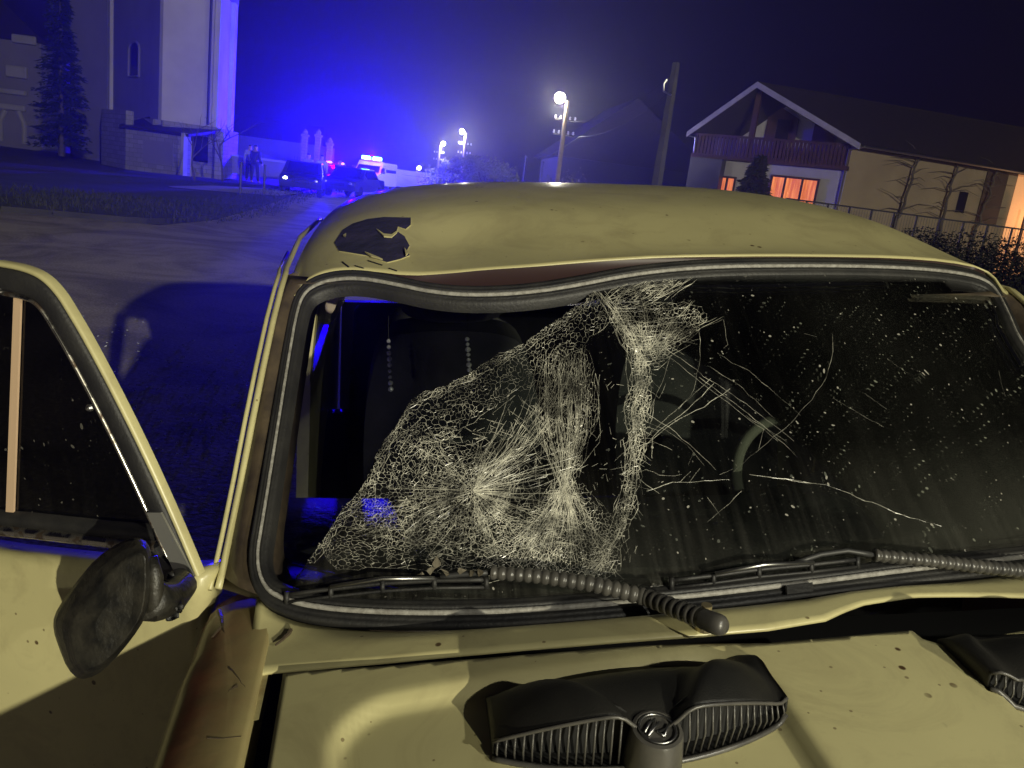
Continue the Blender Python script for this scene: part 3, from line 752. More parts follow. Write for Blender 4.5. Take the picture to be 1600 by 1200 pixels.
# leaves and twigs lying on the sill
lf=empty('dead_leaves',c2w(wl(700,905,.02)),0,'dry crumpled leaves caught on the wiper at the foot of the broken windscreen','leaves')
m=MB()
inv=np.linalg.inv(np.array(Matrix.Translation(lf.location)))
for (px,py,s,a) in [(684,896,13,1.4),(676,906,9,.4),(700,908,10,2.6),(722,905,9,.2),(738,910,8,1.0),(752,911,9,2.0),(770,912,7,.7),(662,912,7,3.0)]:
    P=[]
    for k in range(6):
        an=a+k*math.pi/3; rr=s*(1 if k==0 else rg.uniform(.35,.75)); P.append(np.array(c2w(wl(px+math.cos(an)*rr,py-math.sin(an)*rr*.8,.022+rg.uniform(0,.010))))-np.array(lf.location))
    m.prism(P,(0,-.0008,.0008))
m.build('leaf',LEAF,lf)

# ---- the open door: plane through the hinge line
TD=R(65); dd=np.array([-math.sin(TD),math.cos(TD),0]); dn=np.array([-math.cos(TD),-math.sin(TD),0]); H0=np.array([-.745,.12,0])
def DP(u,z,l=0): return H0+dd*u+np.array([0,0,z])+dn*l
def dpx(px,py):
    o,d=pray(CAM_C,px,py); t=((H0-o)@dn)/(d@dn); P=o+t*d; return (float((P-H0)@dd),float(P[2]))
DO=smooth_path([dpx(*p) for p in [(316,896),(280,810),(230,700),(180,600),(140,525),(118,488),(98,455),(72,428),(40,414),(0,407)]],2)+[np.array((.55,1.275)),np.array((.80,1.262))]
DI=[dpx(*p) for p in [(262,852),(232,790),(190,700),(150,620),(110,545),(85,500),(55,462),(28,442),(0,436)]]
belt=[dpx(0,838),dpx(120,850),dpx(250,862)]
zb=.885
skin=[dpx(322,905),dpx(318,945),dpx(308,975)]
low=[(.02,.30),(1.0,.26),(1.06,.6),(1.05,.80)]
skinp=[DO[0]]+[np.array(p) for p in skin]+[np.array(p) for p in low]+[np.array(dpx(-330,810)),np.array(dpx(0,868)),np.array(dpx(120,882)),np.array(dpx(215,893)),np.array(dpx(285,897))]
v_,f_=patch2d([tuple(p) for p in skinp],.03)
door=mesh('door',[DP(a,b,.012*math.exp(-((b-.6)/.25)**2)) for a,b in v_],f_,PAINT,car,True); solid(door,.045,1); prop(door,'open front door with its mirror bracket torn')
for mod in door.modifiers: mod.offset=-1
me=door.data
# make the outer face point to the outside of the car
if (Vector(me.polygons[0].normal)).dot(Vector(dn))<0: me.flip_normals()
def dband(name,path,prof,mat,parent,flip=1):
    V=[];F=[];n=len(path);k=len(prof); path=[np.array(p) for p in path]
    for i in range(n):
        a=path[max(0,i-1)];b=path[min(n-1,i+1)];t=(b-a)/(np.linalg.norm(b-a)+1e-9);nn=np.array([t[1],-t[0]])*flip
        for d,l in prof:
            q=path[i]+nn*d; V.append(DP(q[0],q[1],l))
    for i in range(n-1):
        for j in range(k-1): a=i*k+j; F.append((a,a+1,a+k+1,a+k))
    return mesh(name,V,F,mat,parent,True)
# path runs up and to the left; inward is to the lower left
dband('door_frame',DO,[(0,-.006),(0,.004),(.002,.007),(.005,.007),(.007,.005),(.007,-.006)],PAINT,door,1)
dband('door_frame_cover',DO,[(.007,-.004),(.008,.005),(.012,.009),(.030,.009),(.036,.005),(.037,-.008)],RUBBER,door,1)
dband('window_channel',DO,[(.037,-.008),(.038,.004),(.041,.006),(.043,.003),(.044,-.01)],CHROME,door,1)
DI2=[p for p in DO]
wpoly=[]
n=len(DO)
for i in range(n):
    a=DO[max(0,i-1)];b=DO[min(n-1,i+1)];t=(b-a)/(np.linalg.norm(b-a)+1e-9);nn=np.array([t[1],-t[0]]); wpoly.append(DO[i]+nn*.040)
wpoly=[p for p in wpoly if p[1]>.93]
wpoly=[tuple(p) for p in wpoly]+[(.80,.80),dpx(0,838),dpx(120,850),dpx(236,862)]
v_,f_=patch2d(wpoly,.08); solid(mesh('door_window',[DP(a,b,-.008) for a,b in v_],f_,WGLASS,door),.004)
V=[]; 
sp=[dpx(-330,770),dpx(0,832),dpx(60,838),dpx(120,845),dpx(180,852),dpx(252,858)]
dband('belt_moulding',sp,[(-.002,-.01),(-.002,.006),(.003,.012),(.010,.012),(.014,.007),(.016,-.01)],CHROME,door,1)
dband('belt_seal',sp,[(.014,-.01),(.015,.008),(.030,.009),(.034,-.01)],RUBBER,door,1)
m=MB(); a=[dpx(8,822),dpx(20,822),dpx(33,438),dpx(22,434)]
P=[DP(u,z,.0) for u,z in a]; m.prism(P,-dn*.003); m.build('window_divider',M('divider_paint',(.62,.44,.29),.45),door)
m=MB(); P=[DP(*dpx(*q),.010) for q in [(222,848),(250,852),(255,862),(290,893),(270,900),(240,892),(226,880)]]; m.prism(P,-dn*.015); m.build('quarter_trim',DARKMETAL,door)
m=MB(); P=[DP(*dpx(*q),.0095) for q in [(240,795),(262,795),(312,893),(305,897),(285,893)]]; m.prism(P,dn*.003); m.build('frame_foot',M('worn_alu',(.4,.4,.38),.4,.7),door)
m=MB(); P=dpx(155,632); m.lathe([(.004,0),(.005,.004),(.003,.007),(0.001,.008)],DP(P[0],P[1],.012),tuple(dn),12); m.build('frame_screw',STEEL,door)
# mirror on its stalk
def mirror():
    out=[(150,872),(188,846),(216,838),(234,850),(238,880),(236,925),(228,965),(205,1000),(175,1035),(150,1056),(124,1063),(105,1045),(92,1012),(83,985),(84,962),(100,935),(125,902)]
    out=smooth_path([np.array(p) for p in out],1,True); n=len(out)
    ts=.86; V=[];F=[]; fc=np.array([178.,960.])
    def inner(p,k):     # the front face sits towards the lower right, the upper left flank falls away
        q=fc+(p-fc)*(1-.16*k); w_=max(0,((178-p[0])*.75+(950-p[1])*.55)/110); return q+np.array([.62,.50])*38*k*min(1.1,w_)
    for k,dt in [(0,.060),(0,.035),(.12,.018),(.5,.006),(.85,.0),(1.0,-.003)]:
        for p in out:
            q=inner(p,k); V.append(cat(q[0],q[1],ts+dt+(160-q[0])*.00010))
    n0=len(out); k=6
    for p in out: q=fc+np.array([10,8])+(inner(p,1)-fc-np.array([10,8]))*.5; V.append(cat(q[0],q[1],ts-.006))
    k=7
    for j in range(k-1):
        for i in range(n): F.append((j*n+i,j*n+(i+1)%n,(j+1)*n+(i+1)%n,(j+1)*n+i))
    F.append(tuple((k-1)*n+i for i in range(n))); F.append(tuple(range(n))[::-1])
    o=mesh('door_mirror',V,F,MIRP,door,False); bevel(o,.004,3); o.modifiers['bev'].angle_limit=R(18)
    # dark hood side of the housing
    g=MB(); 
    P=[cat(225,935,.88),cat(245,940,.90),cat(265,935,.93),cat(285,915,.97),cat(280,905,1.0)]
    g.tube(P,[.024,.022,.020,.017,.014],14); g.tube([cat(237,870,.875),cat(243,900,.875),cat(243,940,.878),cat(235,965,.88)],[.006,.008,.009,.007],10)
    g.build('mirror_mount',MIRP,door,True)
    g=MB()
    for k in range(26):
        a=rg.uniform(0,6.28); p=(268+math.cos(a)*rg.uniform(5,24),935+math.sin(a)*rg.uniform(8,32)); q=(p[0]+rg.uniform(-12,12),p[1]+rg.uniform(-10,10)); z=.93+rg.uniform(-.02,.04)
        g.tube([cat(p[0],p[1],z),cat((p[0]+q[0])/2,(p[1]+q[1])/2,z-.01),cat(q[0],q[1],z+.01)],[.003,.005,.002],6)
    g.build('torn_gasket',RUBBER,door,True)
mirror()

# ---- rest of the shell (seen only in part)
def side(sgn):
    s=-sgn
    m=MB()
    # sill and rear quarter
    m.hexa([(s*.70,.12,.22),(s*.74,.12,.22),(s*.74,2.3,.22),(s*.70,2.3,.22),(s*.70,.12,.34),(s*.755,.12,.34),(s*.755,2.3,.34),(s*.70,2.3,.34)])
    m.build('sill',PAINT,car)
    m=MB(); m.prism([(s*.745,1.14,.34),(s*.72,1.14,.88),(s*.715,2.45,.86),(s*.74,2.45,.34)],(-s*.03,0,0)); m.build('rear_quarter',PAINT,car)
    m=MB(); m.hexa([(s*.69,1.10,.88),(s*.72,1.10,.88),(s*.72,1.18,.88),(s*.69,1.18,.88),(s*.65,1.14,1.24),(s*.672,1.14,1.24),(s*.672,1.20,1.24),(s*.65,1.20,1.24)]); m.build('centre_pillar',PAINT,car)
    m=MB(); m.hexa([(s*.69,1.85,.88),(s*.72,1.85,.88),(s*.70,2.4,.86),(s*.67,2.4,.86),(s*.64,1.9,1.21),(s*.665,1.9,1.21),(s*.655,2.1,1.19),(s*.63,2.1,1.19)]); m.build('rear_pillar',PAINT,car)
    m=MB(); m.prism([(s*.715,1.18,.88),(s*.713,1.86,.88),(s*.655,1.92,1.21),(s*.660,1.20,1.24)],(-s*.004,0,0)); m.build('rear_side_window',WGLASS,car)
side(1); side(-1)
m=MB(); m.prism([(.74,.12,.30),(.735,.12,.87),(.735,1.10,.88),(.745,1.10,.30)],(-.05,0,0)); dr=m.build('driver_door',PAINT,car)
m=MB(); m.prism([(.70,.52,1.225),(.68,1.10,1.24),(.69,1.10,1.215),(.71,.50,1.20)],(-.02,0,0)); m.build('window_rail',DASH,dr)
m=MB(); m.prism([(.683,.16,.40),(.678,.16,.86),(.678,1.08,.87),(.683,1.08,.40)],(-.008,0,0)); m.build('door_card',M('door_card',(.16,.10,.07),.8),dr)
m=MB(); m.prism([(.728,.14,.88),(.680,.55,1.22),(.675,1.10,1.23),(.728,1.10,.88)],(-.004,0,0)); m.build('driver_window',WGLASS,dr)
m=MB(); m.prism([(-.70,2.42,.30),(.70,2.42,.30),(.68,2.40,.86),(-.68,2.40,.86)],(0,.05,0)); tg=m.build('tailgate',PAINT,car)
m=MB(); m.prism([(-.62,2.38,.89),(.62,2.38,.89),(.57,2.12,1.20),(-.57,2.12,1.20)],(0,.004,0)); m.build('rear_window',WGLASS,tg)
m=MB(); m.box((0,1.2,.25),(1.4,2.4,.04)); m.build('floor_pan',BLACK,car)
m=MB(); m.box((0,-1.24,.50),(1.50,.10,.46)); m.box((0,-1.30,.40),(1.52,.06,.12)); m.build('front_panel',PAINT,car)
for x in (-.72,.72):
    for y in (-.62,1.85):
        m=MB(); m.lathe([(.18,-.075),(.265,-.085),(.285,-.06),(.285,.06),(.265,.085),(.18,.075)],(x*.95,y,.285-.0),(1,0,0),28); t=m.build('wheel',RUBBER,car,True)
        m=MB(); m.lathe([(.19,-.06),(.17,-.03),(.05,-.045),(.05,.045),(.17,.03),(.19,.06)],(x*.95,y,.285),(1,0,0),24); m.build('rim',STEEL,t)
# interior
m=MB(); V=[];F=[]
for i in range(41):
    x=-.66+1.32*i/40
    for j,(y,z) in enumerate([(.06,.862),(.16,.880),(.30,.885),(.40,.875),(.44,.84),(.45,.70),(.42,.55)]):
        b=.022*math.exp(-((x-.33)/.17)**4) if j in(2,3) else 0
        V.append((x,y+.22*x*x*(1 if j==0 else .3),z+b))
for i in range(40):
    for j in range(6): a=i*7+j; F.append((a,a+7,a+8,a+1))
d_=mesh('dashboard',V,F,DASH,car,True); solid(d_,.006,-1)
SWC=(.36,.50,.83)
def swheel():
    c=np.array(SWC); ax=np.array([0,-.42,-.91*-1]); ax=np.array([0,.0,0])
    n=np.array([0,.6,-.8]); n/=np.linalg.norm(n); e1=np.array([1,0,0]); e2=np.cross(n,e1)
    m=MB(); m.tube([c+.188*(math.cos(a)*e1+math.sin(a)*e2) for a in np.linspace(0,2*math.pi,57)[:-1]],.0115,12,closed=True); r=m.build('steering_wheel',M('wheel_plastic',(.24,.23,.20),.25,0,.9),car,True)
    m=MB(); m.lathe([(.05,-.012),(.055,0),(.05,.012),(.02,.02)],c+n*.01,tuple(-n),24); m.build('wheel_hub',DASH,r,True)
    m=MB()
    for a in (0.25,math.pi-.25): m.tube([c+.185*(math.cos(a)*e1+math.sin(a)*e2),c+.04*(math.cos(a)*e1+math.sin(a)*e2)+n*.01],.012,8)
    m.build('wheel_spoke',DASH,r,True)
    m=MB(); m.tube([c+n*.02,c+n*.35],.022,10); m.build('steering_column',DASH,r,True)
swheel()
def seat(x):
    m=MB(); 
    def pad(P,r): m.prism(P,r)
    # backrest: rounded outline extruded
    bk=smooth_path([(-.22,.50),(-.235,.75),(-.20,.95),(-.14,1.00),(.14,1.00),(.20,.95),(.235,.75),(.22,.50)],2,True)
    m.prism([(x+p[0],1.02+(p[1]-.5)*.35,p[1]) for p in bk],(0,.10,.02)); b=m.build('seat',FABRIC,car,True,50); bevel(b,.02,3)
    m=MB(); m.box((x,.83,.47),(.46,.48,.13)); q=m.build('seat_cushion',FABRIC,b); bevel(q,.04,4)
    m=MB(); hr=smooth_path([(-.13,1.02),(-.14,1.10),(-.10,1.16),(.10,1.16),(.14,1.10),(.13,1.02)],2,True); m.prism([(x+p[0],1.20+(p[1]-1.0)*.15,p[1]) for p in hr],(0,.07,.0)); h=m.build('headrest',FABRIC,b,True,50); bevel(h,.015,3)
seat(-.33); seat(.33)
m=MB(); m.box((0,1.75,.45),(1.25,.45,.16)); m.hexa([(-.64,1.92,.5),(.64,1.92,.5),(.64,2.05,.5),(-.64,2.05,.5),(-.62,2.08,.90),(.62,2.08,.90),(.62,2.18,.90),(-.62,2.18,.90)]); b=m.build('rear_bench',FABRIC,car); bevel(b,.03,3)
V=[];F=[]
for j in range(24):
    y=.50+1.55*j/23
    for i in range(25):
        x=-.66+1.32*i/24; V.append((x,y+.1*(1-j/23)*(x/.62)**2*0.4,min(roofz(x,y)-.022, 1.9 if j>3 else edge_at(x)[2]-.012+(.02*j))))
for j in range(23):
    for i in range(24): a=j*25+i; F.append((a,a+1,a+26,a+25))
mesh('headliner',V,F,HEADL,car,True)
# sun visor and the bent bits of white trim at the broken corner
m=MB(); P=[(.12,.58,1.235),(.50,.60,1.225),(.50,.69,1.20),(.12,.67,1.21)]; m.prism(P,(0,0,.015)); b=m.build('sun_visor',M('visor_green',(.012,.03,.018),.6),car); bevel(b,.006,2)
m=MB()
ps=[(512,487),(508,478),(511,466),(520,456),(532,454),(546,458),(536,462),(527,470),(524,480),(519,487)]
v_,f_=patch2d([tuple(map(float,p)) for p in smooth_path([np.array(p) for p in ps],1,True)],5)
o=mesh('pillar_trim',[cat(a,b,1.56+.0012*(b-470)) for a,b in v_],f_,FOAM,car,True); solid(o,.006)
# hanging strings of beads
def beads(px,y0,y1,n,lab):
    top=np.array(c2w(cat(px,y0-40,1.75))); e=empty('bead_string',tuple(top),0,lab,'bead string','bead strings hanging inside the car')
    g=MB(); q=MB()
    pts=[]
    for k in range(n):
        p=np.array(c2w(cat(px+(k/n)*4,y0+(y1-y0)*k/(n-1),1.75)))-top; pts.append(p); r=rg.uniform(.0042,.0066)
        g.lathe([(0.0006,-r),(r*.75,-r*.6),(r,0),(r*.75,r*.6),(.0006,r)],p,(rg.uniform(-.4,.4),rg.uniform(-.4,.4),1),7)
    g.build('bead',CRYSTAL,e)['kind']='stuff' if False else 'part' if False else ''
    q.tube([np.zeros(3)]+pts,.0006,4); q.build('thread',BLACK,e)
beads(607,533,608,9,'sparkling bead string hanging inside the car, the left one by the passenger pillar')
beads(730,530,578,7,'shorter sparkling bead string hanging inside the car, right beside the broken glass edge')
for o in bpy.data.objects:
    if o.name.startswith('bead') and 'kind' in o: del o['kind']


#BACKGROUND
# ================================================================== THE PLACE (world coordinates)
ASPH=mottled('asphalt',(.44,.39,.34),(.56,.50,.44),.35,.9,.35,.012,26)
def asph(m):
    b=m.node_tree.nodes['Principled BSDF']; old=b.inputs['Base Color'].links[0].from_socket
    n=noise(m,.5,9,.62,dist=1.6); r=ramp(m,n.outputs[0],.50,.56,(1,1,1,1),(0,0,0,1)); r.color_ramp.elements.new(.47).color=(0,0,0,1); r.color_ramp.elements[0].color=(0,0,0,1)
    r2=ramp(m,n.outputs[0],.42,.62); 
    x=mixc(m,r2.outputs[0],old,(.24,.215,.19)); 
    g=noise(m,45,4,.7); rg_=ramp(m,g.outputs[0],.45,.62,(.55,.55,.55,1),(1.1,1.1,1.1,1)); mm=N(m,'MixRGB',blend_type='MULTIPLY'); mm.inputs[0].default_value=.8; L(m,x.outputs[0],mm.inputs[1]); L(m,rg_.outputs[0],mm.inputs[2])
    L(m,mm.outputs[0],b.inputs['Base Color'])
asph(ASPH)
CONC=mottled('concrete',(.42,.40,.38),(.34,.33,.31),.8,.85,.4,.02,14)
GRASS=mottled('grass_ground',(.035,.045,.02),(.065,.065,.035),.8,.95,1.0,.06,14)
EARTH=mottled('earth',(.05,.04,.03),(.08,.065,.05),1.5,.95,.8,.05,12)
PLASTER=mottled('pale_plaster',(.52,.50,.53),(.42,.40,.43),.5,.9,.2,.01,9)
PLASTERD=mottled('grey_shade_plaster',(.22,.21,.24),(.18,.17,.20),.5,.9,.2,.01,9)  # plain grey plaster; also carries the shade of church walls turned off the lamp
STONE=M('base_stone',(.26,.25,.25),.85)
def blocks(m,c1,c2,mortar,sc_):
    b=m.node_tree.nodes['Principled BSDF']; t=N(m,'TexBrick'); t.inputs['Scale'].default_value=sc_; t.inputs['Color1'].default_value=(*c1,1); t.inputs['Color2'].default_value=(*c2,1); t.inputs['Mortar'].default_value=(*mortar,1); t.inputs['Mortar Size'].default_value=.012
    tc=N(m,'TexCoord'); mp=N(m,'Mapping'); mp.inputs['Rotation'].default_value=(R(90),0,0); L(m,tc.outputs['Object'],mp.inputs[0]); L(m,mp.outputs[0],t.inputs['Vector']); L(m,t.outputs[0],b.inputs['Base Color'])
blocks(STONE,(.27,.26,.26),(.20,.19,.20),(.12,.12,.12),1.2)
TILES=M('roof_tiles',(.02,.014,.012),.8); blocks(TILES,(.022,.015,.012),(.014,.010,.009),(.015,.012,.012),3)
CREAMWALL=mottled('cream_wall',(.30,.24,.16),(.23,.18,.12),.6,.9,.2,.01,9)
WHITEWALL=mottled('white_wall',(.36,.35,.36),(.29,.28,.29),.6,.9,.2,.01,9)
WOOD=mottled('brown_wood',(.055,.020,.016),(.035,.015,.013),3,.7,.3,.01,40)
POLEC=mottled('pole_concrete',(.10,.098,.095),(.07,.068,.065),2,.85); POLEW=mottled('pole_wood',(.32,.26,.16),(.22,.18,.11),3,.85)
BARK=mottled('bark',(.10,.085,.07),(.06,.05,.04),6,.9,.8,.02,30)
LEAFG=mottled('foliage',(.13,.15,.08),(.20,.21,.13),.9,.8); CONIF=mottled('conifer_needles',(.010,.016,.009),(.018,.026,.014),1.2,.85)
GLASSD=M('dark_window',(.01,.01,.015),.1); WHITEP=M('white_van_paint',(.65,.65,.68),.35,coat=.4); DARKP=M('dark_car_paint',(.03,.03,.07),.3,coat=.5)
TYRE=M('tyre',(.02,.02,.02),.8); RED=M('red_stripe',(.4,.02,.03),.5)
def glow(name,col,st): 
    m=M(name,(.8,.8,.8),.5,emit=col,es=st); return m
LAMPG=glow('lamp_glow',(1,.93,.72),60); LAMPF=glow('far_lamp_glow',(1,.92,.75),35); BLUEG=glow('blue_beacon_glow',(.002,.03,1),25); CYANG=glow('cyan_beacon_glow',(.10,.55,1),30); HEADG=glow('car_lamp_glow',(.8,.9,1),25)
WINO=M('lit_curtain',(.75,.25,.12),.9,emit=(1,.30,.12),es=.85)
n=noise(WINO,6,3,vec=None); 
def curtain(m):
    b=m.node_tree.nodes['Principled BSDF']; tc=N(m,'TexCoord'); mp=N(m,'Mapping'); mp.inputs['Scale'].default_value=(9,9,.5); L(m,tc.outputs['Object'],mp.inputs[0])
    n=noise(m,1.6,3,.5,vec=mp.outputs[0]); r=ramp(m,n.outputs[0],.35,.65,(.50,.07,.02,1),(1,.30,.09,1)); L(m,r.outputs[0],b.inputs['Emission Color'])
curtain(WINO)
PORCH=M('glowing_porch_wall',(.75,.45,.25),.9,emit=(1,.42,.16),es=.45)  # wall given its own glow in place of porch lamplight on it

def struct(o): o['kind']='structure'; return o
def flat(name, poly, z, mat, step=None):
    if step:
        v,f=patch2d(poly,step); V=[(a,b,z) for a,b in v]
    else: V=[(a,b,z) for a,b in poly]; f=[tuple(range(len(V)))]
    o=mesh(name,V,f,mat); 
    if o.data.polygons[0].normal.z<0: o.data.flip_normals()
    return struct(o)
# the road is the ground sheet; the verge, the path and the yard lie on it
flat('ground',[(-400,-60),(400,-60),(400,900),(-400,900)],-.02,EARTH)
road_edge=[wg(px,py) for px,py in [(-500,300),(-200,318),(0,331),(100,339),(250,352),(335,344),(400,326),(452,308),(480,297)]]
re2=[(p.x,p.y) for p in road_edge]
flat('road',[(-60,-20),(60,-20),(60,24),(22,60),(8,160),(-12,160),re2[-1]]+re2[::-1][1:]+[(-60,re2[0][1])],0.0,ASPH)
vg=[(a,b) for a,b in smooth_path([np.array(p) for p in re2],2)]
V=[];F=[]
for i,(a,b) in enumerate(vg):
    nrm=np.array([-.25,1.0]); nrm/=np.linalg.norm(nrm)
    for k,(d,z) in enumerate([(0,-.01),(.02,.09),(.25,.10),(.9,.10),(3,.10),(8,.10),(26,.10)]): V.append((a+nrm[0]*d,b+nrm[1]*d,z))
for i in range(len(vg)-1):
    for k in range(6): q=i*7+k; F.append((q,q+7,q+8,q+1))
struct(mesh('grass_verge',V,F,GRASS,None,True))
V=[];F=[]
for i,(a,b) in enumerate(vg):
    V+=[(a,b-.01,0),(a,b-.01,.10),(a-.02,b+.14,.105)]
for i in range(len(vg)-1): q=i*3; F+=[(q,q+3,q+4,q+1),(q+1,q+4,q+5,q+2)]
struct(mesh('kerb',V,F,mottled('old_kerb',(.05,.048,.045),(.03,.03,.03),2,.9)))
pth=[wg(px,py,.11) for px,py in [(262,291),(330,290),(440,296),(470,292),(470,302),(436,306),(380,302),(330,298),(270,293)]]
flat('path',[(p.x,p.y) for p in pth],.115,CONC)

# grass tufts on the verge
g=MB(); rt=random.Random(3)
for k in range(2600):
    i=rt.randrange(len(vg)-1); a,b=vg[i]; d=rt.uniform(.1,6); x=a-.25*d+rt.uniform(-1,1); y=b+d; z=.10
    for q in range(3):
        an=rt.uniform(0,6.28); h=rt.uniform(.05,.14); g.add([(x,y,z-.02),(x+.02*math.cos(an),y+.02*math.sin(an),z-.02),(x+.05*math.cos(an+1),y+.05*math.sin(an+1),z+h)],[(0,1,2)])
o=mesh('grass_tufts',g.V,g.F,GRASS); prop(o,'short scrubby grass on the bank beside the road','grass',kind='stuff')

g=MB()
for k in range(420):
    px=rt.uniform(120,470); py=rt.gauss(640,75)
    if not 470<py<900: continue
    v=wg(px,py,0); s_=rt.uniform(.004,.011); a=rt.uniform(0,6.28); t1,t2=rt.uniform(-.6,.6),rt.uniform(-.6,.6)
    P=[(v.x+math.cos(a+q)*s_,v.y+math.sin(a+q)*s_,.006+s_*(.6+t1*math.cos(q)*.6+t2*math.sin(q)*.6)) for q in (0,2.0,4.1)]
    g.add(P+[(p[0],p[1],p[2]-.004) for p in P],[(0,1,2),(5,4,3),(0,3,4,1),(1,4,5,2),(2,5,3,0)])
o=mesh('glass_fragments',g.V,g.F,M('fragment_glass',(.8,.85,.9),.05,0,1,1)); prop(o,'tiny broken glass fragments scattered on the dark road beside the wreck','glass fragments',kind='stuff')

# ---------------- church
def vwall(P, z0, z1, mat, name, parent, thick=.3, cx=None):
    m=MB(); c=np.mean(np.array(P),axis=0) if cx is None else cx
    for a,b in zip(P[:-1],P[1:]): m.add([(a[0],a[1],z0),(b[0],b[1],z0),(b[0],b[1],z1),(a[0],a[1],z1)],[(0,1,2,3)])
    return m.build(name,mat,parent)
church=empty('church',(-19,42,0),0,'tall pale plastered church with stone base, niche window and wooden eaves left of the road','church')
def pt(px,Y): v=wp(px,250,Y); return (v.x+19,v.y-42)
PA,PB,PC,PD,PE,PF=pt(110,47.5),pt(172,46),pt(251,40.5),pt(331,42),pt(357,46),pt(352,56)
G=(PA[0],PA[1]+12)
def wallp(a,b,z0,z1,mat,name,th=.35):
    A=np.array(a);B=np.array(b);t=(B-A)/np.linalg.norm(B-A);n=np.array([-t[1],t[0]])*th
    m=MB(); m.hexa([(A[0],A[1],z0),(B[0],B[1],z0),(B[0]+n[0],B[1]+n[1],z0),(A[0]+n[0],A[1]+n[1],z0),(A[0],A[1],z1),(B[0],B[1],z1),(B[0]+n[0],B[1]+n[1],z1),(A[0]+n[0],A[1]+n[1],z1)])
    return m.build(name,mat,church)
ZT=9.4
wallp(PA,PB,0,14,PLASTERD,'wall'); wb=wallp(PB,PC,0,ZT,PLASTERD,'wall'); wallp(PC,PD,0,ZT,PLASTER,'wall'); wallp(PD,PE,0,ZT,PLASTER,'wall'); wallp(PE,PF,0,ZT,PLASTER,'wall')  # left walls take the darker plaster: their shade is in the colour
def lerp2(a,b,t): return (a[0]*(1-t)+b[0]*t,a[1]*(1-t)+b[1]*t)
def strip(a,b,t0,t1,z0,z1,d,mat,name,parent=church):
    A=np.array(lerp2(a,b,t0));B=np.array(lerp2(a,b,t1));t=(B-A)/np.linalg.norm(B-A);n=np.array([t[1],-t[0]])*d
    m=MB(); m.hexa([(A[0]+n[0],A[1]+n[1],z0),(B[0]+n[0],B[1]+n[1],z0),(B[0],B[1],z0),(A[0],A[1],z0),(A[0]+n[0],A[1]+n[1],z1),(B[0]+n[0],B[1]+n[1],z1),(B[0],B[1],z1),(A[0],A[1],z1)])
    return m.build(name,mat,parent)
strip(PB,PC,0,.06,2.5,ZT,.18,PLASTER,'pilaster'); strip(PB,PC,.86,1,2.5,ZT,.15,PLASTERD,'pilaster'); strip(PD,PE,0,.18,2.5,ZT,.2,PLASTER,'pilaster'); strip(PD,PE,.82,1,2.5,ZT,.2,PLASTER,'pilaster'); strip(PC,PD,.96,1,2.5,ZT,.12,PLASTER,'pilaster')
for a,b in ((PB,PC),(PC,PD),(PD,PE)):
    strip(a,b,-.02,1.02,0,2.5,.45,STONE,'stone_base'); strip(a,b,-.03,1.03,ZT,ZT+.35,.45,PLASTERD,'cornice'); strip(a,b,-.02,1.02,ZT-.35,ZT-.01,.22,PLASTERD,'cornice')
# arched niche
m=MB(); A=np.array(lerp2(PB,PC,.40));B=np.array(lerp2(PB,PC,.60)); z0=4.55;z1=5.9; t=B-A; n_=np.array([t[1],-t[0]]);n_/=np.linalg.norm(n_)
P=[(A[0],A[1],z0),(B[0],B[1],z0)]+[(*(A*(.5-.5*math.cos(q))+B*(.5+.5*math.cos(q))),z1+.35*math.sin(q)) for q in np.linspace(0,math.pi,9)]
m.prism([(p[0]+n_[0]*.02,p[1]+n_[1]*.02,p[2]) for p in P],(n_[0]*-.3,n_[1]*-.3,0)); nw=m.build('niche_window',GLASSD,church)
m=MB(); P2=[(p[0]+n_[0]*.05,p[1]+n_[1]*.05,p[2]) for p in P]; m.tube(P2,.06,6,closed=True); m.build('window_frame',PLASTERD,nw)
# eave brackets and pipe under the cornice
for t in (.28,.55,.80):
    c=lerp2(PC,PD,t); d=np.array([PD[1]-PC[1],-(PD[0]-PC[0])]); d=d/np.linalg.norm(d); m=MB()
    m.tube([(c[0]+d[0]*.2,c[1]+d[1]*.2,ZT-.35),(c[0]+d[0]*.28,c[1]+d[1]*.28,ZT-.6),(c[0]+d[0]*.12+.15,c[1]+d[1]*.12,ZT-.85)],.07,6); m.build('eave_bracket',DARKMETAL,church)
c=lerp2(PC,PD,.93); m=MB(); m.tube([(c[0]-.2,c[1]-.3,ZT-.5),(c[0],c[1]-.25,ZT-.9),(c[0],c[1]-.22,2.6)],.07,6); m.build('downpipe',DARKMETAL,church)
m=MB(); apx=(lerp2(PB,PE,.5)[0],PC[1]+9,15.5); ring=[(p[0],p[1],ZT+.35) for p in (PB,PC,PD,PE,PF)]
ce=np.mean(np.array(ring),axis=0); ring=[tuple(ce+(np.array(p)-ce)*1.12) for p in ring]; m.add(ring+[apx],[(i,i+1,5) for i in range(4)]+[(4,0,5)]); m.build('roof',TILES,church)
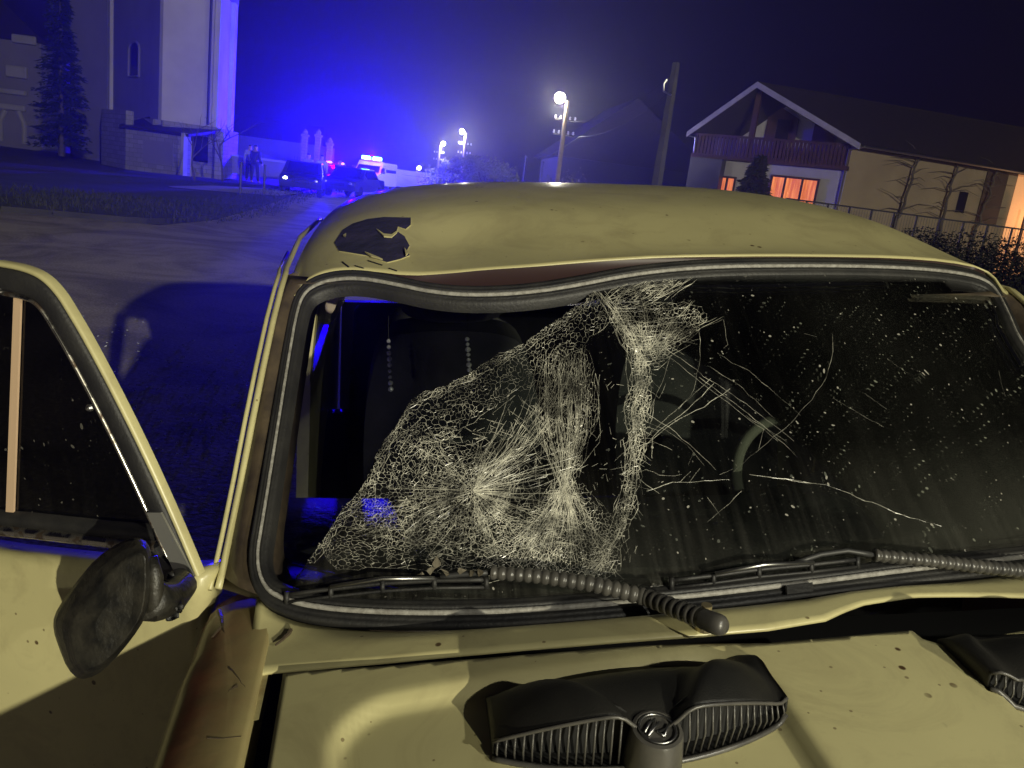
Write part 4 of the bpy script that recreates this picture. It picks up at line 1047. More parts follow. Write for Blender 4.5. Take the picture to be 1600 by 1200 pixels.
# stone lean-to with an opening
an=[pt(158,41.5),pt(196,39),pt(290,38.2),pt(300,42)]
for a,b,z in ((an[0],an[1],2.7),(an[1],an[2],1.85),(an[2],an[3],1.8)): wallp(a,b,0,z,STONE,'annex_wall')
m=MB(); m.add([(an[1][0]-.2,an[1][1]-.2,1.9),(an[2][0]+.2,an[2][1]-.2,1.85),(an[2][0]+.2,an[2][1]+3.6,2.3),(an[1][0]-.2,an[1][1]+3.6,2.7)],[(0,1,2,3)]); o=m.build('annex_roof',TILES,church); solid(o,.12)
strip(an[1],an[2],  .30,.80,.45,1.5,.04,PLASTERD,'stone_panel'); strip(an[1],an[2],.985,1.03,.0,2.0,.3,CONC,'gate_pier'); strip(PC,PD,.42,.50,0,1.7,.9,CONC,'gate_pier')
strip(PC,PD,.52,.86,.75,2.0,.5,GLASSD,'cellar_door'); strip(PC,PD,.95,1.12,0,2.35,.9,STONE,'buttress')

# white house far left behind the dark conifer, with lit gable bands
hw=empty('white_house',tuple(wp(45,250,52))[:2]+(0,),0,'pale arcaded house in the dark behind the conifer, at the far left','house')
m=MB(); m.box((-3,2,3.2),(9,6,6.4)); m.build('wall',PLASTERD,hw)
m=MB(); m.prism([(-8,-1.2,6.3),(2.0,-1.2,6.3),(-3,-1.2,10.2)],(0,7,0)); m.build('roof',TILES,hw)
for (x,z,sx_,sz_) in ((-.2,2.4,1.6,.35),(-.2,3.3,1.7,.3),(.1,4.5,1.3,.7),(.6,6.4,1.5,.5)):
    m=MB(); m.box((x,-1.15,z),(sx_,.3,sz_)); b_=m.build('balcony_front',WHITEWALL,hw); bevel(b_,.08,2)
for x in (-1.0,.5): 
    m=MB(); m.tube([(x,-1.2,.3),(x,-1.2,1.5),(x+(.35 if x<0 else -.35),-1.2,2.2)],.16,8); m.build('arcade_column',WHITEWALL,hw)

# ---------------- trees
def leaves(mb, c, r, n, rnd, size, squash=1.0, jag=.35):
    for k in range(n):
        v=Vector((rnd.gauss(0,1),rnd.gauss(0,1),rnd.gauss(0,1))).normalized()*r*(rnd.random()**.5)*(1+rnd.uniform(-jag,jag))
        p=Vector(c)+Vector((v.x,v.y,v.z*squash)); a=Vector((rnd.gauss(0,1),rnd.gauss(0,1),rnd.gauss(0,1))).normalized()*size*rnd.uniform(.5,1.3); b=a.orthogonal().normalized()*size*.5
        mb.add([p-a,p+b,p+a,p-b],[(0,1,2,3)])
def branch(mb, p, d, l, r, rnd, depth, tips, spread=.6):
    pts=[p];rad=[r]; q=Vector(p); dv=Vector(d)
    for i in range(4):
        dv=(dv+Vector((rnd.gauss(0,.12),rnd.gauss(0,.12),rnd.gauss(0,.08)))).normalized(); q=q+dv*l/4; pts.append(tuple(q)); rad.append(r*(1-.14*(i+1)))
    mb.tube(pts,rad,5,cap=False)
    if depth==0: tips.append(tuple(q)); return
    for k in range(rnd.choice((2,3))):
        nd=(dv+Vector((rnd.gauss(0,spread),rnd.gauss(0,spread),rnd.gauss(.15,spread*.5)))).normalized(); branch(mb,tuple(Vector(pts[rnd.choice((2,3,4))])),nd,l*rnd.uniform(.6,.85),r*.55,rnd,depth-1,tips,spread)
def tree(name,label,cat_,loc,h,tw,rnd,leafn=0,depth=3,leafmat=None,size=.12,group=None,crown=None,spread=.6,up=1):
    e=empty(name,loc,0,label,cat_,group); m=MB(); tips=[]
    branch(m,(0,0,-.05),(0,0,1),h*.42,tw,rnd,depth,tips,spread); m.build('trunk',BARK,e)
    if leafn:
        g=MB()
        for t in tips: leaves(g,t,h*.11,leafn//len(tips),rnd,size,.9)
        if crown:
            for (cx,cy,cz,r,n_) in crown: leaves(g,(cx,cy,cz),r,n_,rnd,size,.85)
        mesh('crown',g.V,g.F,leafmat,e)
    return e
def conifer(label,loc,h,r,rnd,name='conifer',mat=None):
    e=empty(name,loc,0,label,'conifer'); m=MB(); m.tube([(0,0,-.1),(0,0,h*.5),(0,0,h)],[.16,.09,.02],6); m.build('trunk',BARK,e); g=MB(); z=h*.06
    while z<h:
        rr=r*(1-z/h)**.8*rnd.uniform(.75,1.15)+.08
        for k in range(11):
            a=rnd.uniform(0,6.28); l=rr*rnd.uniform(.6,1.15)
            for q in range(12):
                t=rnd.random()**.7; p=Vector((math.cos(a)*l*t,math.sin(a)*l*t,z-.18*l*t*t+rnd.gauss(0,.06)))
                s_=.10+.10*(1-t); d=Vector((math.cos(a+rnd.gauss(0,.7)),math.sin(a+rnd.gauss(0,.7)),rnd.gauss(-.2,.25)))*s_*1.6; o_=d.orthogonal().normalized()*s_*.5
                g.add([p-d*.3,p+o_,p+d,p-o_],[(0,1,2,3)])
        z+=h*.028
    mesh('crown',g.V,g.F,mat or CONIF,e); return e
rt=random.Random(8)
def gl(px,Y,z=0): v=wp(px,300,Y); return (v.x,v.y,z)
conifer('tall black conifer standing between the church and the house at the far left',gl(97,40,.3),9.0,1.5,rt)
conifer('small dark conifer in front of the lit windows of the balcony house',gl(1178,34),3.9,1.5,rt)
tree('bare_sapling','leafless sapling with forked twigs on the verge, the nearer one to the road edge','tree',gl(303,30,.3),2.6,.05,rt,depth=3,group='bare saplings on the verge')
tree('bare_sapling','leafless sapling in front of the church buttress','tree',gl(347,33,.3),3.4,.06,rt,depth=3,group='bare saplings on the verge')
tree('bushy_tree','pale green bushy tree right of the middle street lamp','tree',gl(765,48),3.7,.12,rt,1400,3,LEAFG,.12,None,[(-.9,0,1.3,1.0,900),(.1,0,1.9,1.15,1100),(1.0,0,1.0,.9,600)])
tree('thin_tree','thin twiggy tree under the middle street lamp','tree',gl(712,52),3.4,.08,rt,700,4,LEAFG,.11,None,[(-.5,0,1.6,1.1,350),(.8,0,1.0,.9,350)])
tree('thin_tree','thin twiggy tree beside the far white van','tree',gl(675,60),2.8,.08,rt,600,4,LEAFG,.11,None,[(0,0,1.2,1.1,350)])
tree('leafless_shrub','leafless spreading shrub at the foot of the brightest street lamp','shrub',gl(880,40),3.2,.08,rt,260,4,BARK,.08,None,None,.9)
tree('leafless_shrub','tangled low shrub just right of the brightest street lamp','shrub',gl(915,42),2.7,.07,rt,200,4,BARK,.08,None,None,.9)
# leaning stake and fence posts
for px,Y,h,lab in ((815,50,3.4,'thin bare pole in the dark, left of a pair'),(842,50,3.2,'thin bare pole in the dark, right of a pair')):
    m=MB(); m.tube([(0,0,0),(0,0,h)],.05,8); m.tube([(-.12,0,h-.1),(.12,0,h-.1)],.03,6); o=m.build('thin_pole',POLEC); o.location=gl(px,Y); prop(o,lab,'pole',group='thin poles by the road')
for px,py,Y in ((375,290,38),(412,292,38)):
    m=MB(); m.tube([(0,0,0),(0,0,1.0)],.045,8); m.lathe([(.06,0),(.06,.03),(.01,.05)],(0,0,1.0),(0,0,1),8); o=m.build('bollard',DARKMETAL); v=wg(px,py+12,.11); o.location=(v.x,v.y,.11); prop(o,'short dark post on the pale path, %s'%('the one nearer the church' if px<400 else 'the one nearer the dark car'),'post',group='posts along the path')

# ---------------- poles and street lamps
def street_lamp(px,py,Y,label,bright,h_base=0,arm=-.5,power=0,mat=POLEW,ins=True,r=.13,rb=.09):
    hd=wp(px,py,Y); e=empty('street_lamp',(hd.x-arm,Y,h_base),0,label,'street lamp','street lamps along the road')
    H_=hd.z-h_base; m=MB(); m.tube([(0,0,0),(0,0,H_*.5),(0,0,H_-.1)],[r,r*.85,r*.65],10); p=m.build('pole',mat,e)
    m=MB(); m.tube([(0,0,H_-.35),(arm*.4,0,H_+.02),(arm,0,H_+.10)],.035,8); m.build('lamp_arm',DARKMETAL,e)
    m=MB(); m.lathe([(.05,.12),(.16,.06),(.17,.0),(.15,-.01)],(arm,0,H_+.03),(0,0,1),14); hdm=m.build('lamp_head',DARKMETAL,e)
    m=MB(); m.lathe([(rb*math.sin(q),-rb*math.cos(q)) for q in np.linspace(.1,2.6,9)],(arm,-.05,H_-.02),(0,0,1),14); b_=m.build('bulb',LAMPG if bright else LAMPF,hdm)
    if ins:
        for k,z in enumerate((H_-.9,H_-1.5)):
            m=MB(); m.tube([(-.45,0,z),(.45,0,z)],.04,6); c=m.build('crossarm',DARKMETAL,e)
            for x in (-.42,-.2,.2,.42): 
                m=MB(); m.lathe([(.03,0),(.06,.04),(.03,.08),(.05,.12),(.01,.15)],(x,0,z+.03),(0,0,1),8); m.build('insulator',WHITEP,c)
    if power: lamp('POINT','street_lamp_light',(hd.x,Y-.05,hd.z-.22),power,(1,.94,.78),.12)
    return e
street_lamp(875,152,36,'brightest street lamp, on the wooden pole with insulators nearest the wreck',True,0,-.35,1700,r=.13,rb=.23)
street_lamp(722,205,58,'street lamp above the thin twiggy trees, second brightest',True,0,-.3,1700,r=.13,rb=.17)
street_lamp(693,224,74,'street lamp seen just left of and below the second brightest one',False,0,.3,1400,r=.14,rb=.18)
street_lamp(655,262,95,'small distant street lamp right of the white vans',False,0,.3,0,ins=False,rb=.22)
up=empty('utility_pole',gl(1024,30),0,'unlit tall concrete utility pole with a spiral bracket, standing left of the balcony house','utility pole')
topz_=wp(1057,98,30).z; m=MB(); m.tube([(0,0,0),(0,0,topz_)],[.22,.13],4); m.build('pole',POLEC,up)
m=MB(); m.tube([(-.02,-.2,topz_-1.1),(-.3,-.1,topz_-1.0),(-.33,-.1,topz_-.75),(-.25,-.1,topz_-.6)],.04,6); m.build('bracket',STEEL,up)
# overhead wires
wr=empty('overhead_wires',(0,0,0),0,'pair of thin sagging overhead wires strung from the brightest lamp pole to the utility pole','wires')
for dz in (0,.6):
    a=Vector((wp(875,152,36).x+.35,36,wp(875,152,36).z-.9-dz)); b_=Vector((gl(1024,30)[0],30,topz_-.3-dz)); m=MB()
    m.tube([tuple(a.lerp(b_,t)-Vector((0,0,.6*4*t*(1-t)))) for t in np.linspace(0,1,14)],.006,4); m.build('wire',DARKMETAL,wr)

# ---------------- vehicles
def wheel(parent,x,y,r,w_=.2):
    m=MB(); m.lathe([(r*.6,-w_/2),(r*.95,-w_/2),(r,-w_*.35),(r,w_*.35),(r*.95,w_/2),(r*.6,w_/2)],(x,y,r),(1,0,0),20); t=m.build('wheel',TYRE,parent)
    m=MB(); m.lathe([(r*.6,-w_*.42),(r*.3,-w_*.5),(r*.3,w_*.5),(r*.6,w_*.42)],(x,y,r),(1,0,0),16); m.build('rim',STEEL,t)
def sedan(label,loc,rz,mat,beacon=None,head=True):
    e=empty('parked_car',loc,rz,label,'car')
    hw_=.86; side_=[(-2.1,.35),(-2.15,.62),(-2.05,.80),(-1.1,.92),(-.55,1.40),(.75,1.43),(1.45,1.0),(2.05,.95),(2.12,.62),(2.08,.35)]
    m=MB(); V=[];F=[]; cols=[(-1,0),(-.97,1),(-.6,1),(.6,1),(.97,1),(1,0)]
    n=len(side_)
    for sx_,_ in cols:
        for y,z in side_:
            k=.86 if z>.95 else 1; V.append((sx_*hw_*k,y*(1 if abs(sx_)<1 else .985),z if abs(sx_)<.98 or z<.5 else z-.05))
    for c in range(len(cols)-1):
        for i in range(n): F.append((c*n+i,c*n+(i+1)%n,(c+1)*n+(i+1)%n,(c+1)*n+i))
    F.append(tuple(range(n))[::-1]); F.append(tuple((len(cols)-1)*n+i for i in range(n)))
    m.add(V,F); b_=m.build('body',mat,e); bevel(b_,.05,2)
    m=MB(); m.add([(-.66,-1.06,.95),(.66,-1.06,.95),(.60,-.60,1.36),(-.60,-.60,1.36)],[(0,1,2,3)]); o=m.build('windscreen',GLASSD,e); o.location=(0,-.03,.012)
    for s in (-1,1):
        m=MB(); m.add([(s*.80,-.95,.95),(s*.80,1.25,.98),(s*.755,.72,1.34),(s*.755,-.5,1.34)],[(0,1,2,3)]); m.build('side_window',GLASSD,e).location=(s*.012,0,0)
        m=MB(); m.lathe([(.09,0),(.09,.03),(.06,.045),(.01,.05)],(s*.62,-2.09,.66),(0,-1,0),12); m.build('headlight',HEADG if (head and s<0) else STEEL,e)
    m=MB(); m.box((0,-2.13,.60),(.7,.04,.14)); m.build('grille',BLACK,e)
    for x in (-.76,.76):
        for y in (-1.3,1.3): wheel(e,x,y,.31)
    if beacon:
        m=MB(); m.box((0,.1,1.48),(1.1,.26,.05)); lb=m.build('light_bar',BLACK,e)
        for s in (-1,1): 
            m=MB(); m.box((s*.36,.1,1.555),(.34,.22,.10)); q=m.build('beacon',beacon,lb); bevel(q,.03,2)
    return e
def van(label,loc,rz,beacon=None,L_=5.4,H_=2.5,W_=1.0,group=None):
    e=empty('ambulance' if beacon else 'van',loc,rz,label,'ambulance' if beacon else 'van')
    y0=-L_/2; sp_=[(y0,.35),(y0-.03,.75),(y0+.10,1.08),(y0+.85,1.22),(y0+1.35,H_*.86),(y0+1.7,H_),(L_/2,H_),(L_/2,.35)]
    m=MB(); V=[];n=len(sp_);F=[]
    for sx_ in (-1,-.92,.92,1):
        for y,z in sp_: V.append((sx_*W_*(.95 if z>1.6 else 1),y,z-(.06 if abs(sx_)==1 and z>1.3 else 0)))
    for c in range(3):
        for i in range(n): F.append((c*n+i,c*n+(i+1)%n,(c+1)*n+(i+1)%n,(c+1)*n+i))
    F.append(tuple(range(n))[::-1]); F.append(tuple(3*n+i for i in range(n))); m.add(V,F); b_=m.build('body',WHITEP,e); bevel(b_,.04,2)
    m=MB(); m.add([(-W_*.86,y0+.88,1.27),(W_*.86,y0+.88,1.27),(W_*.80,y0+1.33,H_*.84),(-W_*.80,y0+1.33,H_*.84)],[(0,1,2,3)]); m.build('windscreen',GLASSD,e).location=(0,-.035,.01)
    for s in (-1,1):
        m=MB(); m.add([(s*1.012*W_,y0+1.0,1.25),(s*1.012*W_,y0+1.9,1.25),(s*.985*W_,y0+1.9,H_*.80),(s*.985*W_,y0+1.35,H_*.80)],[(0,1,2,3)]); m.build('side_window',GLASSD,e)
        m=MB(); m.add([(s*1.012*W_,y0+2.3,1.35),(s*1.012*W_,L_/2-.4,1.35),(s*.985*W_,L_/2-.4,H_*.76),(s*.985*W_,y0+2.3,H_*.76)],[(0,1,2,3)]); m.build('side_window',GLASSD,e)
        m=MB(); m.box((s*W_*.72,y0-.03,.82),(.26,.05,.18)); m.build('headlight',STEEL,e)
        m=MB(); m.box((s*(W_+.10),y0+1.0,1.45),(.16,.10,.26)); m.build('wing_mirror',BLACK,e)
        for y in (y0+.9,L_/2-.9): wheel(e,s*(W_-.12),y,.34)
    m=MB(); m.box((0,y0-.045,.72),(1.0,.03,.16)); m.build('grille',BLACK,e)
    m=MB(); m.box((0,y0-.02,1.0),(W_*1.6,.02,.10)); m.build('stripe',RED,e)
    if beacon:
        m=MB(); m.box((0,y0+1.75,H_+.06),(1.5,.34,.10)); lb=m.build('light_bar',WHITEP,e)
        for s in (-1,1):
            m=MB(); m.box((s*.42,y0+1.72,H_+.20),(.62,.32,.24)); q=m.build('beacon',CYANG,lb); bevel(q,.05,2)
    return e
am=van('white ambulance with two glowing blue beacons on its roof, facing the wreck',gl(583,62),R(-6),True,5.4,2.05)
van('white van with dark side windows parked behind the ambulance',gl(622,70),R(-62),None,4.9,1.75)
sedan('dark car with one small lit headlight beside the pale path',gl(474,36),R(12),DARKP)
sedan('dark low car half hidden behind the roof of the wreck, in front of the ambulance',gl(552,40),R(-8),DARKP,None,False)
police=sedan('dark patrol car with a blue roof light, left of the ambulance',gl(520,47),R(0),DARKP,BLUEG)

# ---------------- people (small, far off)
SKIN=M('skin',(.45,.28,.2),.6)
def person(label,loc,rz,coat,legs,h=1.75,arm=0.2,step=.12,group=None):
    e=empty('person',loc,rz,label,'person',group); s=h/1.75
    def sk(name,J,E,rad,mat,par,root=0):
        me=bpy.data.meshes.new(name); me.from_pydata([tuple(c*s for c in j) for j in J],E,[]); me.materials.append(mat)
        o=bpy.data.objects.new(name,me); COL.objects.link(o); o.parent=par
        m=o.modifiers.new('sk','SKIN'); m.use_smooth_shade=True
        for i,v in enumerate(me.skin_vertices[0].data): v.radius=(rad[i][0]*s,rad[i][1]*s) if isinstance(rad[i],tuple) else (rad[i]*s,rad[i]*s)
        me.skin_vertices[0].data[root].use_root=True
        o.modifiers.new('ss','SUBSURF').levels=1; return o
    sh=.19
    J=[(0,0,.95),(0,0,1.15),(0,0,1.40),(0,0,1.50),(0,-.01,1.60),(0,0,1.72),
       (-sh,0,1.42),(-sh-.05,.02,1.15),(-sh-.04,-arm,.92),(-sh-.03,-arm-.03,.82),(sh,0,1.42),(sh+.05,.02,1.15),(sh+.04,-arm*.5,.92),(sh+.03,-arm*.5-.03,.82),
       (-.10,0,.90),(-.11,-step*.5,.50),(-.12,-step,.08),(-.12,-step-.15,.03),(.10,0,.90),(.11,step*.3,.50),(.12,step,.08),(.12,step-.15,.03)]
    E_=[(0,1),(1,2),(2,3),(3,4),(4,5),(2,6),(6,7),(7,8),(8,9),(2,10),(10,11),(11,12),(12,13),(0,14),(14,15),(15,16),(16,17),(0,18),(18,19),(19,20),(20,21)]
    rad=[.14,.14,.15,.06,.10,.085,.07,.05,.035,.035,.07,.05,.035,.035,.09,.06,.045,.04,.09,.06,.045,.04]
    body=sk('body',J,E_,rad,SKIN,e)
    jj=[0,1,2,6,7,8,10,11,12]; mp={a:i for i,a in enumerate(jj)}
    sk('jacket',[J[a] if a else (0,0,.86) for a in jj],[(0,1),(1,2),(2,3),(3,4),(4,5),(2,6),(6,7),(7,8)],[.17,.17,.18,.095,.07,.055,.095,.07,.055],coat,body)
    tj=[0,14,15,16,18,19,20]; sk('trousers',[J[a] for a in tj],[(0,1),(1,2),(2,3),(0,4),(4,5),(5,6)],[.155,.11,.085,.07,.11,.085,.07],legs,body)
    sk('hair',[(0,.03,1.66),(0,.01,1.76)],[(0,1)],[.10,.08],BLACK,body)
    return e
JD=M('dark_jacket',(.03,.03,.05),.8); JG=M('grey_jacket',(.30,.30,.34),.8); JY=M('pale_vest',(.5,.5,.42),.8)
person('person in dark clothes standing on the pale path near the church buttress',gl(397,40,.11),R(160),JD,JD,1.78)
person('person in a grey jacket standing left of the one in dark clothes',gl(388,42,.1),R(200),JG,JD,1.8)
person('person in a grey jacket standing behind the dark car with the lit headlight',gl(479,43),R(170),JG,JD,1.85)
person('person in a pale vest standing beside the patrol car',gl(500,42),R(190),JY,JD,1.85)
person('person in dark clothes at the patrol car, walking, right of the pale vest',gl(528,43),R(20),JD,JD,1.75,.3,.25)
# monument / gate piers behind the people
mo=empty('churchyard_gate',gl(490,62,.3),0,'pale pillars of a churchyard gate behind the people and the dark car','gate')
for x,h in ((-.9,2.9),(.1,3.0),(1.0,2.5)):
    m=MB(); m.box((x,0,h/2),(.38,.38,h)); m.box((x,0,h+.08),(.52,.52,.16)); m.lathe([(.16,0),(.22,.15),(.08,.35),(.01,.42)],(x,0,h+.16),(0,0,1),8); m.build('pillar',STONE,mo)
m=MB(); m.box((0,.0,1.1),(3.4,.12,.08)); m.box((0,.0,.4),(3.4,.12,.08))
for k in range(16): m.box((-1.6+k*.21,0,.8),(.03,.03,1.2))
m.build('railing',DARKMETAL,mo)
yw=empty('churchyard_wall',gl(415,45,.3),0,'low pale churchyard wall with coping beyond the path','wall')
m=MB(); m.box((0,0,.45),(6.0,.3,.9)); m.build('wall',PLASTERD,yw); m=MB(); m.box((0,0,.95),(6.2,.42,.1)); m.build('coping',CONC,yw)
lowh=empty('low_house',gl(430,90),0,'low dark house far behind the churchyard','house'); m=MB(); m.box((0,0,1.6),(11,6,3.2)); m.build('wall',PLASTERD,lowh); m=MB(); m.prism([(-6,-3.3,3.2),(6,-3.3,3.2),(5,0,5.2),(-5,0,5.2)],(0,.2,0)); m.build('roof',TILES,lowh)

# ---------------- dark barn
bn=empty('dark_barn',gl(985,60),R(8),'dark gabled barn hardly visible between the brightest lamp and the utility pole','barn')
m=MB(); m.prism([(-5.5,0,0),(5.5,0,0),(5.5,0,4.2),(-5.5,0,4.2)],(0,9,0)); m.build('wall',M('barn_wall',(.03,.03,.04),.9),bn)
m=MB(); m.prism([(-6.2,-.4,4.0),(6.2,-.4,4.0),(-.6,-.4,8.6)],(0,10,0)); m.build('roof',TILES,bn)

# ---------------- balcony house
hs=empty('balcony_house',(0,0,0),0,'two-storey house with a wooden gable balcony and orange lit windows on the right','house')
Yc=36.0
A3=wp(1333,223,Yc); L3=wp(1092,207,Yc*1.11); R3=wp(1760,290,Yc*1.10)
hs.location=(A3.x,A3.y,0)
ox,oy=A3.x,A3.y; ze=A3.z
cA=np.array([0.,0.]); cL=np.array([L3.x-ox,L3.y-oy]); cR=np.array([R3.x-ox,R3.y-oy])
uF=(cL-cA)/np.linalg.norm(cL-cA); uS=(cR-cA)/np.linalg.norm(cR-cA); wF=np.linalg.norm(cL); wS=np.linalg.norm(cR)
nF=np.array([uF[1],-uF[0]]); nF*= -1 if nF@np.array([-ox,-oy])<0 else 1
nS=np.array([uS[1],-uS[0]]); nS*= -1 if nS@np.array([-ox,-oy])<0 else 1
def fw(a,z,out=0): p=cA+uF*a+nF*out; return (p[0],p[1],z)
def sw(a,z,out=0): p=cA+uS*a+nS*out; return (p[0],p[1],z)
def slab(fn,a0,a1,z0,z1,o0,o1,mat,name,parent=hs):
    m=MB(); m.hexa([fn(a0,z0,o1),fn(a1,z0,o1),fn(a1,z0,o0),fn(a0,z0,o0),fn(a0,z1,o1),fn(a1,z1,o1),fn(a1,z1,o0),fn(a0,z1,o0)]); return m.build(name,mat,parent)
def hpF(px,py):   # pixel -> (a,z) on the front wall plane
    o,d=pray(CAM_W,px,py); o=o-np.array([ox,oy,0]); t=-(o[:2]@nF)/(d[:2]@nF); P=o+t*d; return float(P[:2]@uF),float(P[2])
def hpS(px,py):
    o,d=pray(CAM_W,px,py); o=o-np.array([ox,oy,0]); t=-(o[:2]@nS)/(d[:2]@nS); P=o+t*d; return float(P[:2]@uS),float(P[2])
ap=hpF(1190,133); 
slab(fw,0,wF,0,hpF(1240,252)[1],-.3,0,WHITEWALL,'wall')
zb0=hpF(1240,253)[1]; zb1=hpF(1240,219)[1]
# upper recessed gable wall
m=MB(); m.prism([fw(.1,zb0,-1.4),fw(wF-.3,zb0,-1.4),fw(wF-.3,ze-.1,-1.4),fw(ap[0],ap[1]-.3,-1.4),fw(.1,ze-.1,-1.4)],(nF[0]*-.2,nF[1]*-.2,0)); m.build('gable_wall',WHITEWALL,hs)
m=MB(); a0,z0=hpF(1187,150); m.prism([fw(ap[0]-.1,zb1,-1.36),fw(ap[0]-1.55,zb1,-1.36),fw(ap[0]-1.55,ap[1]-1.2,-1.36),fw(ap[0]-.1,ap[1]-.45,-1.36)],(nF[0]*.04,nF[1]*.04,0)); m.build('gable_boarding',WOOD,hs)
m=MB(); m.prism([fw(ap[0]-2.3,zb1,-1.36),fw(ap[0]-3.3,zb1,-1.36),fw(ap[0]-3.3,ze+.3,-1.36),fw(ap[0]-2.3,ze+1.0,-1.36)],(nF[0]*.04,nF[1]*.04,0)); m.build('gable_boarding',WOOD,hs)
slab(fw,ap[0]-1.2,ap[0]-.6,zb0+.2,zb1+1.0,-1.34,-1.30,GLASSD,'balcony_door')
slab(fw,ap[0]-.12,ap[0]+.12,zb0-.2,ap[1]-.2,-.05,.12,WOOD,'king_post')
slab(fw,-.05,wF+.1,zb0-.18,zb0,-1.4,.25,WOOD,'balcony_floor')
bl=slab(fw,-.05,wF+.1,zb1-.10,zb1,.12,.22,WOOD,'balcony_railing')
m=MB(); k=0.0
while k<wF:
    p=fw(k,zb0+.0,.16); q=fw(k+.15,zb0,.16); m.hexa([fw(k,zb0,.20),fw(k+.13,zb0,.20),fw(k+.13,zb0,.16),fw(k,zb0,.16),fw(k,zb1-.1,.20),fw(k+.13,zb1-.1,.20),fw(k+.13,zb1-.1,.16),fw(k,zb1-.1,.16)]); k+=.17
m.build('balcony_boards',WOOD,bl)
# lit windows
for (x0,x1,yt,yb) in ((1207,1281,276,330),(1113,1150,276,330)):
    a,zt=hpF(x0,yt); b2,zt2=hpF(x1,yt); _,zlo=hpF(x0,yb); a,b2=min(a,b2),max(a,b2)
    wn=slab(fw,a,b2,zlo,zt,.01,.03,WINO,'lit_window')
    for q in (0,.33,.70,1):
        c=a+(b2-a)*q; slab(fw,c-.045,c+.045,zlo,zt,.03,.08,WOOD,'window_bar',wn)
    slab(fw,a-.05,b2+.05,zt,zt+.09,.0,.09,WOOD,'window_bar',wn)
lamp('AREA','window_light',tuple(np.array(fw(2.2,zb0-1.3,.5))+np.array([ox,oy,0])),14,(1,.4,.15),.5,(ox-6,oy-8,0))
slab(fw,wF-1.6,wF-.02,0,zb0-.2,.0,.5,DARKMETAL,'porch_post')
# side wall
slab(sw,0,wS,0,hpS(1400,232)[1]-.05,-.3,0,CREAMWALL,'side_wall')
a,zt=hpS(1578,262); b2,_=hpS(1544,262); _,zlo=hpS(1560,352); a,b2=min(a,b2),max(a,b2); slab(sw,a,b2,zlo,zt-.3,.01,.06,M('dark_door',(.05,.03,.02),.7),'door')
a,zt=hpS(1506,300); slab(sw,a-.22,a+.22,zt-.9,zt,.01,.05,GLASSD,'side_window')
a,_=hpS(1584,300); slab(sw,a,wS,0,hpS(1600,262)[1]-.3,.01,.03,PORCH,'glowing_porch_wall')
a,_=hpS(1597,300); slab(sw,a-.05,a+.05,0,3.4,.5,.6,WOOD,'porch_post')
# roofs: eave edges overhang, ridge runs back from the gable apex
ridgeA=np.array(fw(ap[0],ap[1],.5)); inw=-nF
fe=hpF(1335,222); le=hpF(1082,210)
def RP(a,z,out): return np.array(fw(a,z,out))
back=np.array([uS[0],uS[1],0])*wS*1.02
m=MB(); e1=RP(-.45,ze-.12,.5); r1=ridgeA; 
rb=r1+back*.98+np.array([0,0,-.0]); eb=np.array(sw(wS,hpS(1560,266)[1],.45))
m.add([e1,r1,rb,eb],[(0,1,2,3)]); o=m.build('roof',TILES,hs); solid(o,.14)
m=MB(); e2=RP(wF+.35,le[1],.5); m.add([r1,e2,e2+back*.9,rb],[(0,1,2,3)]); o=m.build('roof',TILES,hs); solid(o,.14)
for a_,b_ in ((e1,r1),(r1,e2)):
    nf=np.array([nF[0],nF[1],0]); m=MB(); m.hexa([a_-[0,0,.20],b_-[0,0,.20],b_-[0,0,.20]+nf*.06,a_-[0,0,.20]+nf*.06,a_+[0,0,.06],b_+[0,0,.06],b_+[0,0,.06]+nf*.06,a_+[0,0,.06]+nf*.06]); m.build('barge_board',mottled('grey_board',(.30,.28,.30),(.22,.21,.22),2),hs)
m=MB(); g0=e1+np.array([.15,-.05,-.05]); m.tube([g0,g0+(eb-e1)*.99],.06,6); gt=m.build('gutter',STEEL,hs)
m=MB(); p0=np.array(fw(0,ze-.3,.3)); m.tube([g0,p0,np.array(fw(.06,ze-1.2,.12)),np.array(fw(.06,.1,.12))],.055,6); m.build('downpipe',STEEL,gt)
m=MB(); p0=np.array(fw(wF-.02,ze-.3,.3)); m.tube([e2-[0,0,.1],p0,np.array(fw(wF,ze-1.2,.12)),np.array(fw(wF,.1,.12))],.045,6); m.build('downpipe',STEEL,gt)
lamp('POINT','porch_light',tuple(np.array(sw(hpS(1610,320)[0],2.9,1.0))+np.array([ox,oy,0])),55,(1,.55,.25),.1)
# bare vines against the side wall
def vine(pxs,label):
    e=empty('bare_vine',(ox,oy,0),0,label,'vine','bare vines on the house wall'); m=MB()
    P=[np.array(sw(*hpS(a_,b_),.25)) for a_,b_ in pxs]; P=resample(P,.3); P=[p+np.array([rt.gauss(0,.04),rt.gauss(0,.04),rt.gauss(0,.03)]) for p in P]
    P=[np.array([P[0][0],P[0][1],0])]+P
    m.tube(P,[.07*(1-.5*i/len(P)) for i in range(len(P))],6); m.build('trunk',BARK,e); g=MB(); tips=[]
    for k in range(16):
        i=rt.randrange(len(P)//4,len(P)); d=uS*rt.choice((-1,1)); l=rt.uniform(.5,1.6); p=P[i]; q=p+np.array([d[0]*l,d[1]*l,rt.uniform(-.2,.6)]); r_2=p*.5+q*.5+np.array([0,0,rt.uniform(.05,.2)])
        g=MB(); g.tube([p,r_2,q],[.022,.015,.006],5); g.build('twig',BARK,e)
vine([(1398,345),(1412,300),(1425,262),(1432,243)],'knotted bare vine on the cream side wall, nearest the downpipe')
vine([(1460,360),(1478,300),(1492,262),(1510,252)],'bare vine on the side wall just left of the small dark window')
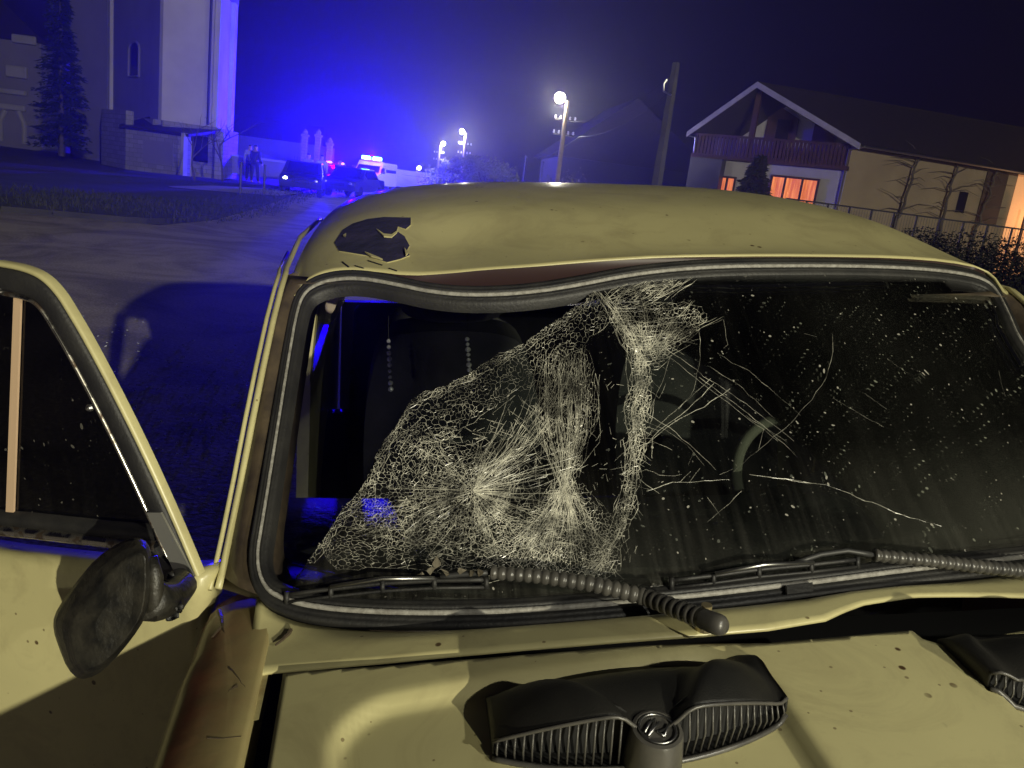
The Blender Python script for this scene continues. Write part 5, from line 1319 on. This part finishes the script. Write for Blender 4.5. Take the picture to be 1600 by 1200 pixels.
vine([(1518,365),(1535,310),(1545,285),(1552,262)],'bare vine on the side wall beside the dark door')
# yard fence
fy=empty('yard_fence',(0,0,0),0,'thin metal yard fence with wire mesh in front of the house','fence')
p0=wp(1228,310,30);p1=wp(1700,372,27)
n_f=14; m=MB(); m.tube([p0,p0.lerp(p1,.25),p1],.03,6); m.tube([p0-Vector((0,0,.9)),p1-Vector((0,0,.9))],.02,6); m.build('rail',STEEL,fy)
for k in range(n_f):
    q=p0.lerp(p1,k/(n_f-1)); m=MB(); m.tube([(q.x,q.y,0),tuple(q)],.035,6); m.build('post',DARKMETAL,fy)
m=MB()
for k in range(110):
    q=p0.lerp(p1,k/109); m.tube([(q.x,q.y,q.z-1.3),tuple(q)],.008,3)
m.build('mesh_wire',DARKMETAL,fy)
BUSHM=mottled('box_leaves',(.004,.006,.004),(.008,.010,.006),3,.95)
# round clipped bushes, black against the wall
for px,py,Y,r,lab in ((1440,392,16,.85,'round black bush behind the right edge of the roof, leftmost of the row'),(1520,402,15.5,.95,'round black bush in the middle of the row at the right'),(1598,412,15,.9,'round black bush at the right edge of the picture, end of the row')):
    v=wp(px,py,Y); e=empty('round_bush',(v.x,v.y,0),0,lab,'bush','round bushes in the yard'); g=MB(); zc=v.z+r*.1-r*.45
    leaves(g,(0,0,zc),r,6500,rt,.035,.9,.03); leaves(g,(0,0,zc*.5),r*.85,1200,rt,.06,1,.1); mesh('crown',g.V,g.F,BUSHM,e); m=MB(); m.tube([(0,0,0),(.03,0,zc*.5),(0,0,zc)],[.06,.05,.03],6); m.build('stem',BARK,e)

# ---------------- emergency lights and the added haze
for dx in (-.42,.42):
    q=am.matrix_world if False else None
ax_,ay_,_=gl(583,60); lamp('POINT','beacon_light',(ax_,ay_-1.6,2.6),24000,(.012,.0,1),.15)
px_,py_,_=gl(520,47); lamp('POINT','beacon_light',(px_,py_-.6,1.75),24000,(.012,.0,1),.12)
lamp('SPOT','added_beacon_spot',(px_,py_-.5,1.9),15000,(.0,.0,1),.1,c2w((-.75,1.0,1.2)),10,.9)  # extra aimed spot added at the patrol beacon to throw blue on the wreck
m=MB(); m.hexa([(-75,-8,-1),(75,-8,-1),(75,125,-1),(-75,125,-1),(-75,-8,17),(75,-8,17),(75,125,17),(-75,125,17)]); 
HZ=bpy.data.materials.new('added_haze'); HZ.use_nodes=True; HZ.node_tree.nodes.remove(HZ.node_tree.nodes['Principled BSDF']); pv=HZ.node_tree.nodes.new('ShaderNodeVolumePrincipled'); pv.inputs['Density'].default_value=.0023; pv.inputs['Color'].default_value=(.85,.85,.9,1); pv.inputs['Anisotropy'].default_value=.78
HZ.node_tree.links.new(pv.outputs[0],HZ.node_tree.nodes['Material Output'].inputs['Volume'])
hz=m.build('added_haze',HZ); prop(hz,'thin haze added over the road and houses to carry the beacon glow','added_haze',kind='stuff')  # volume added so the beacons spread a blue glow over the sky
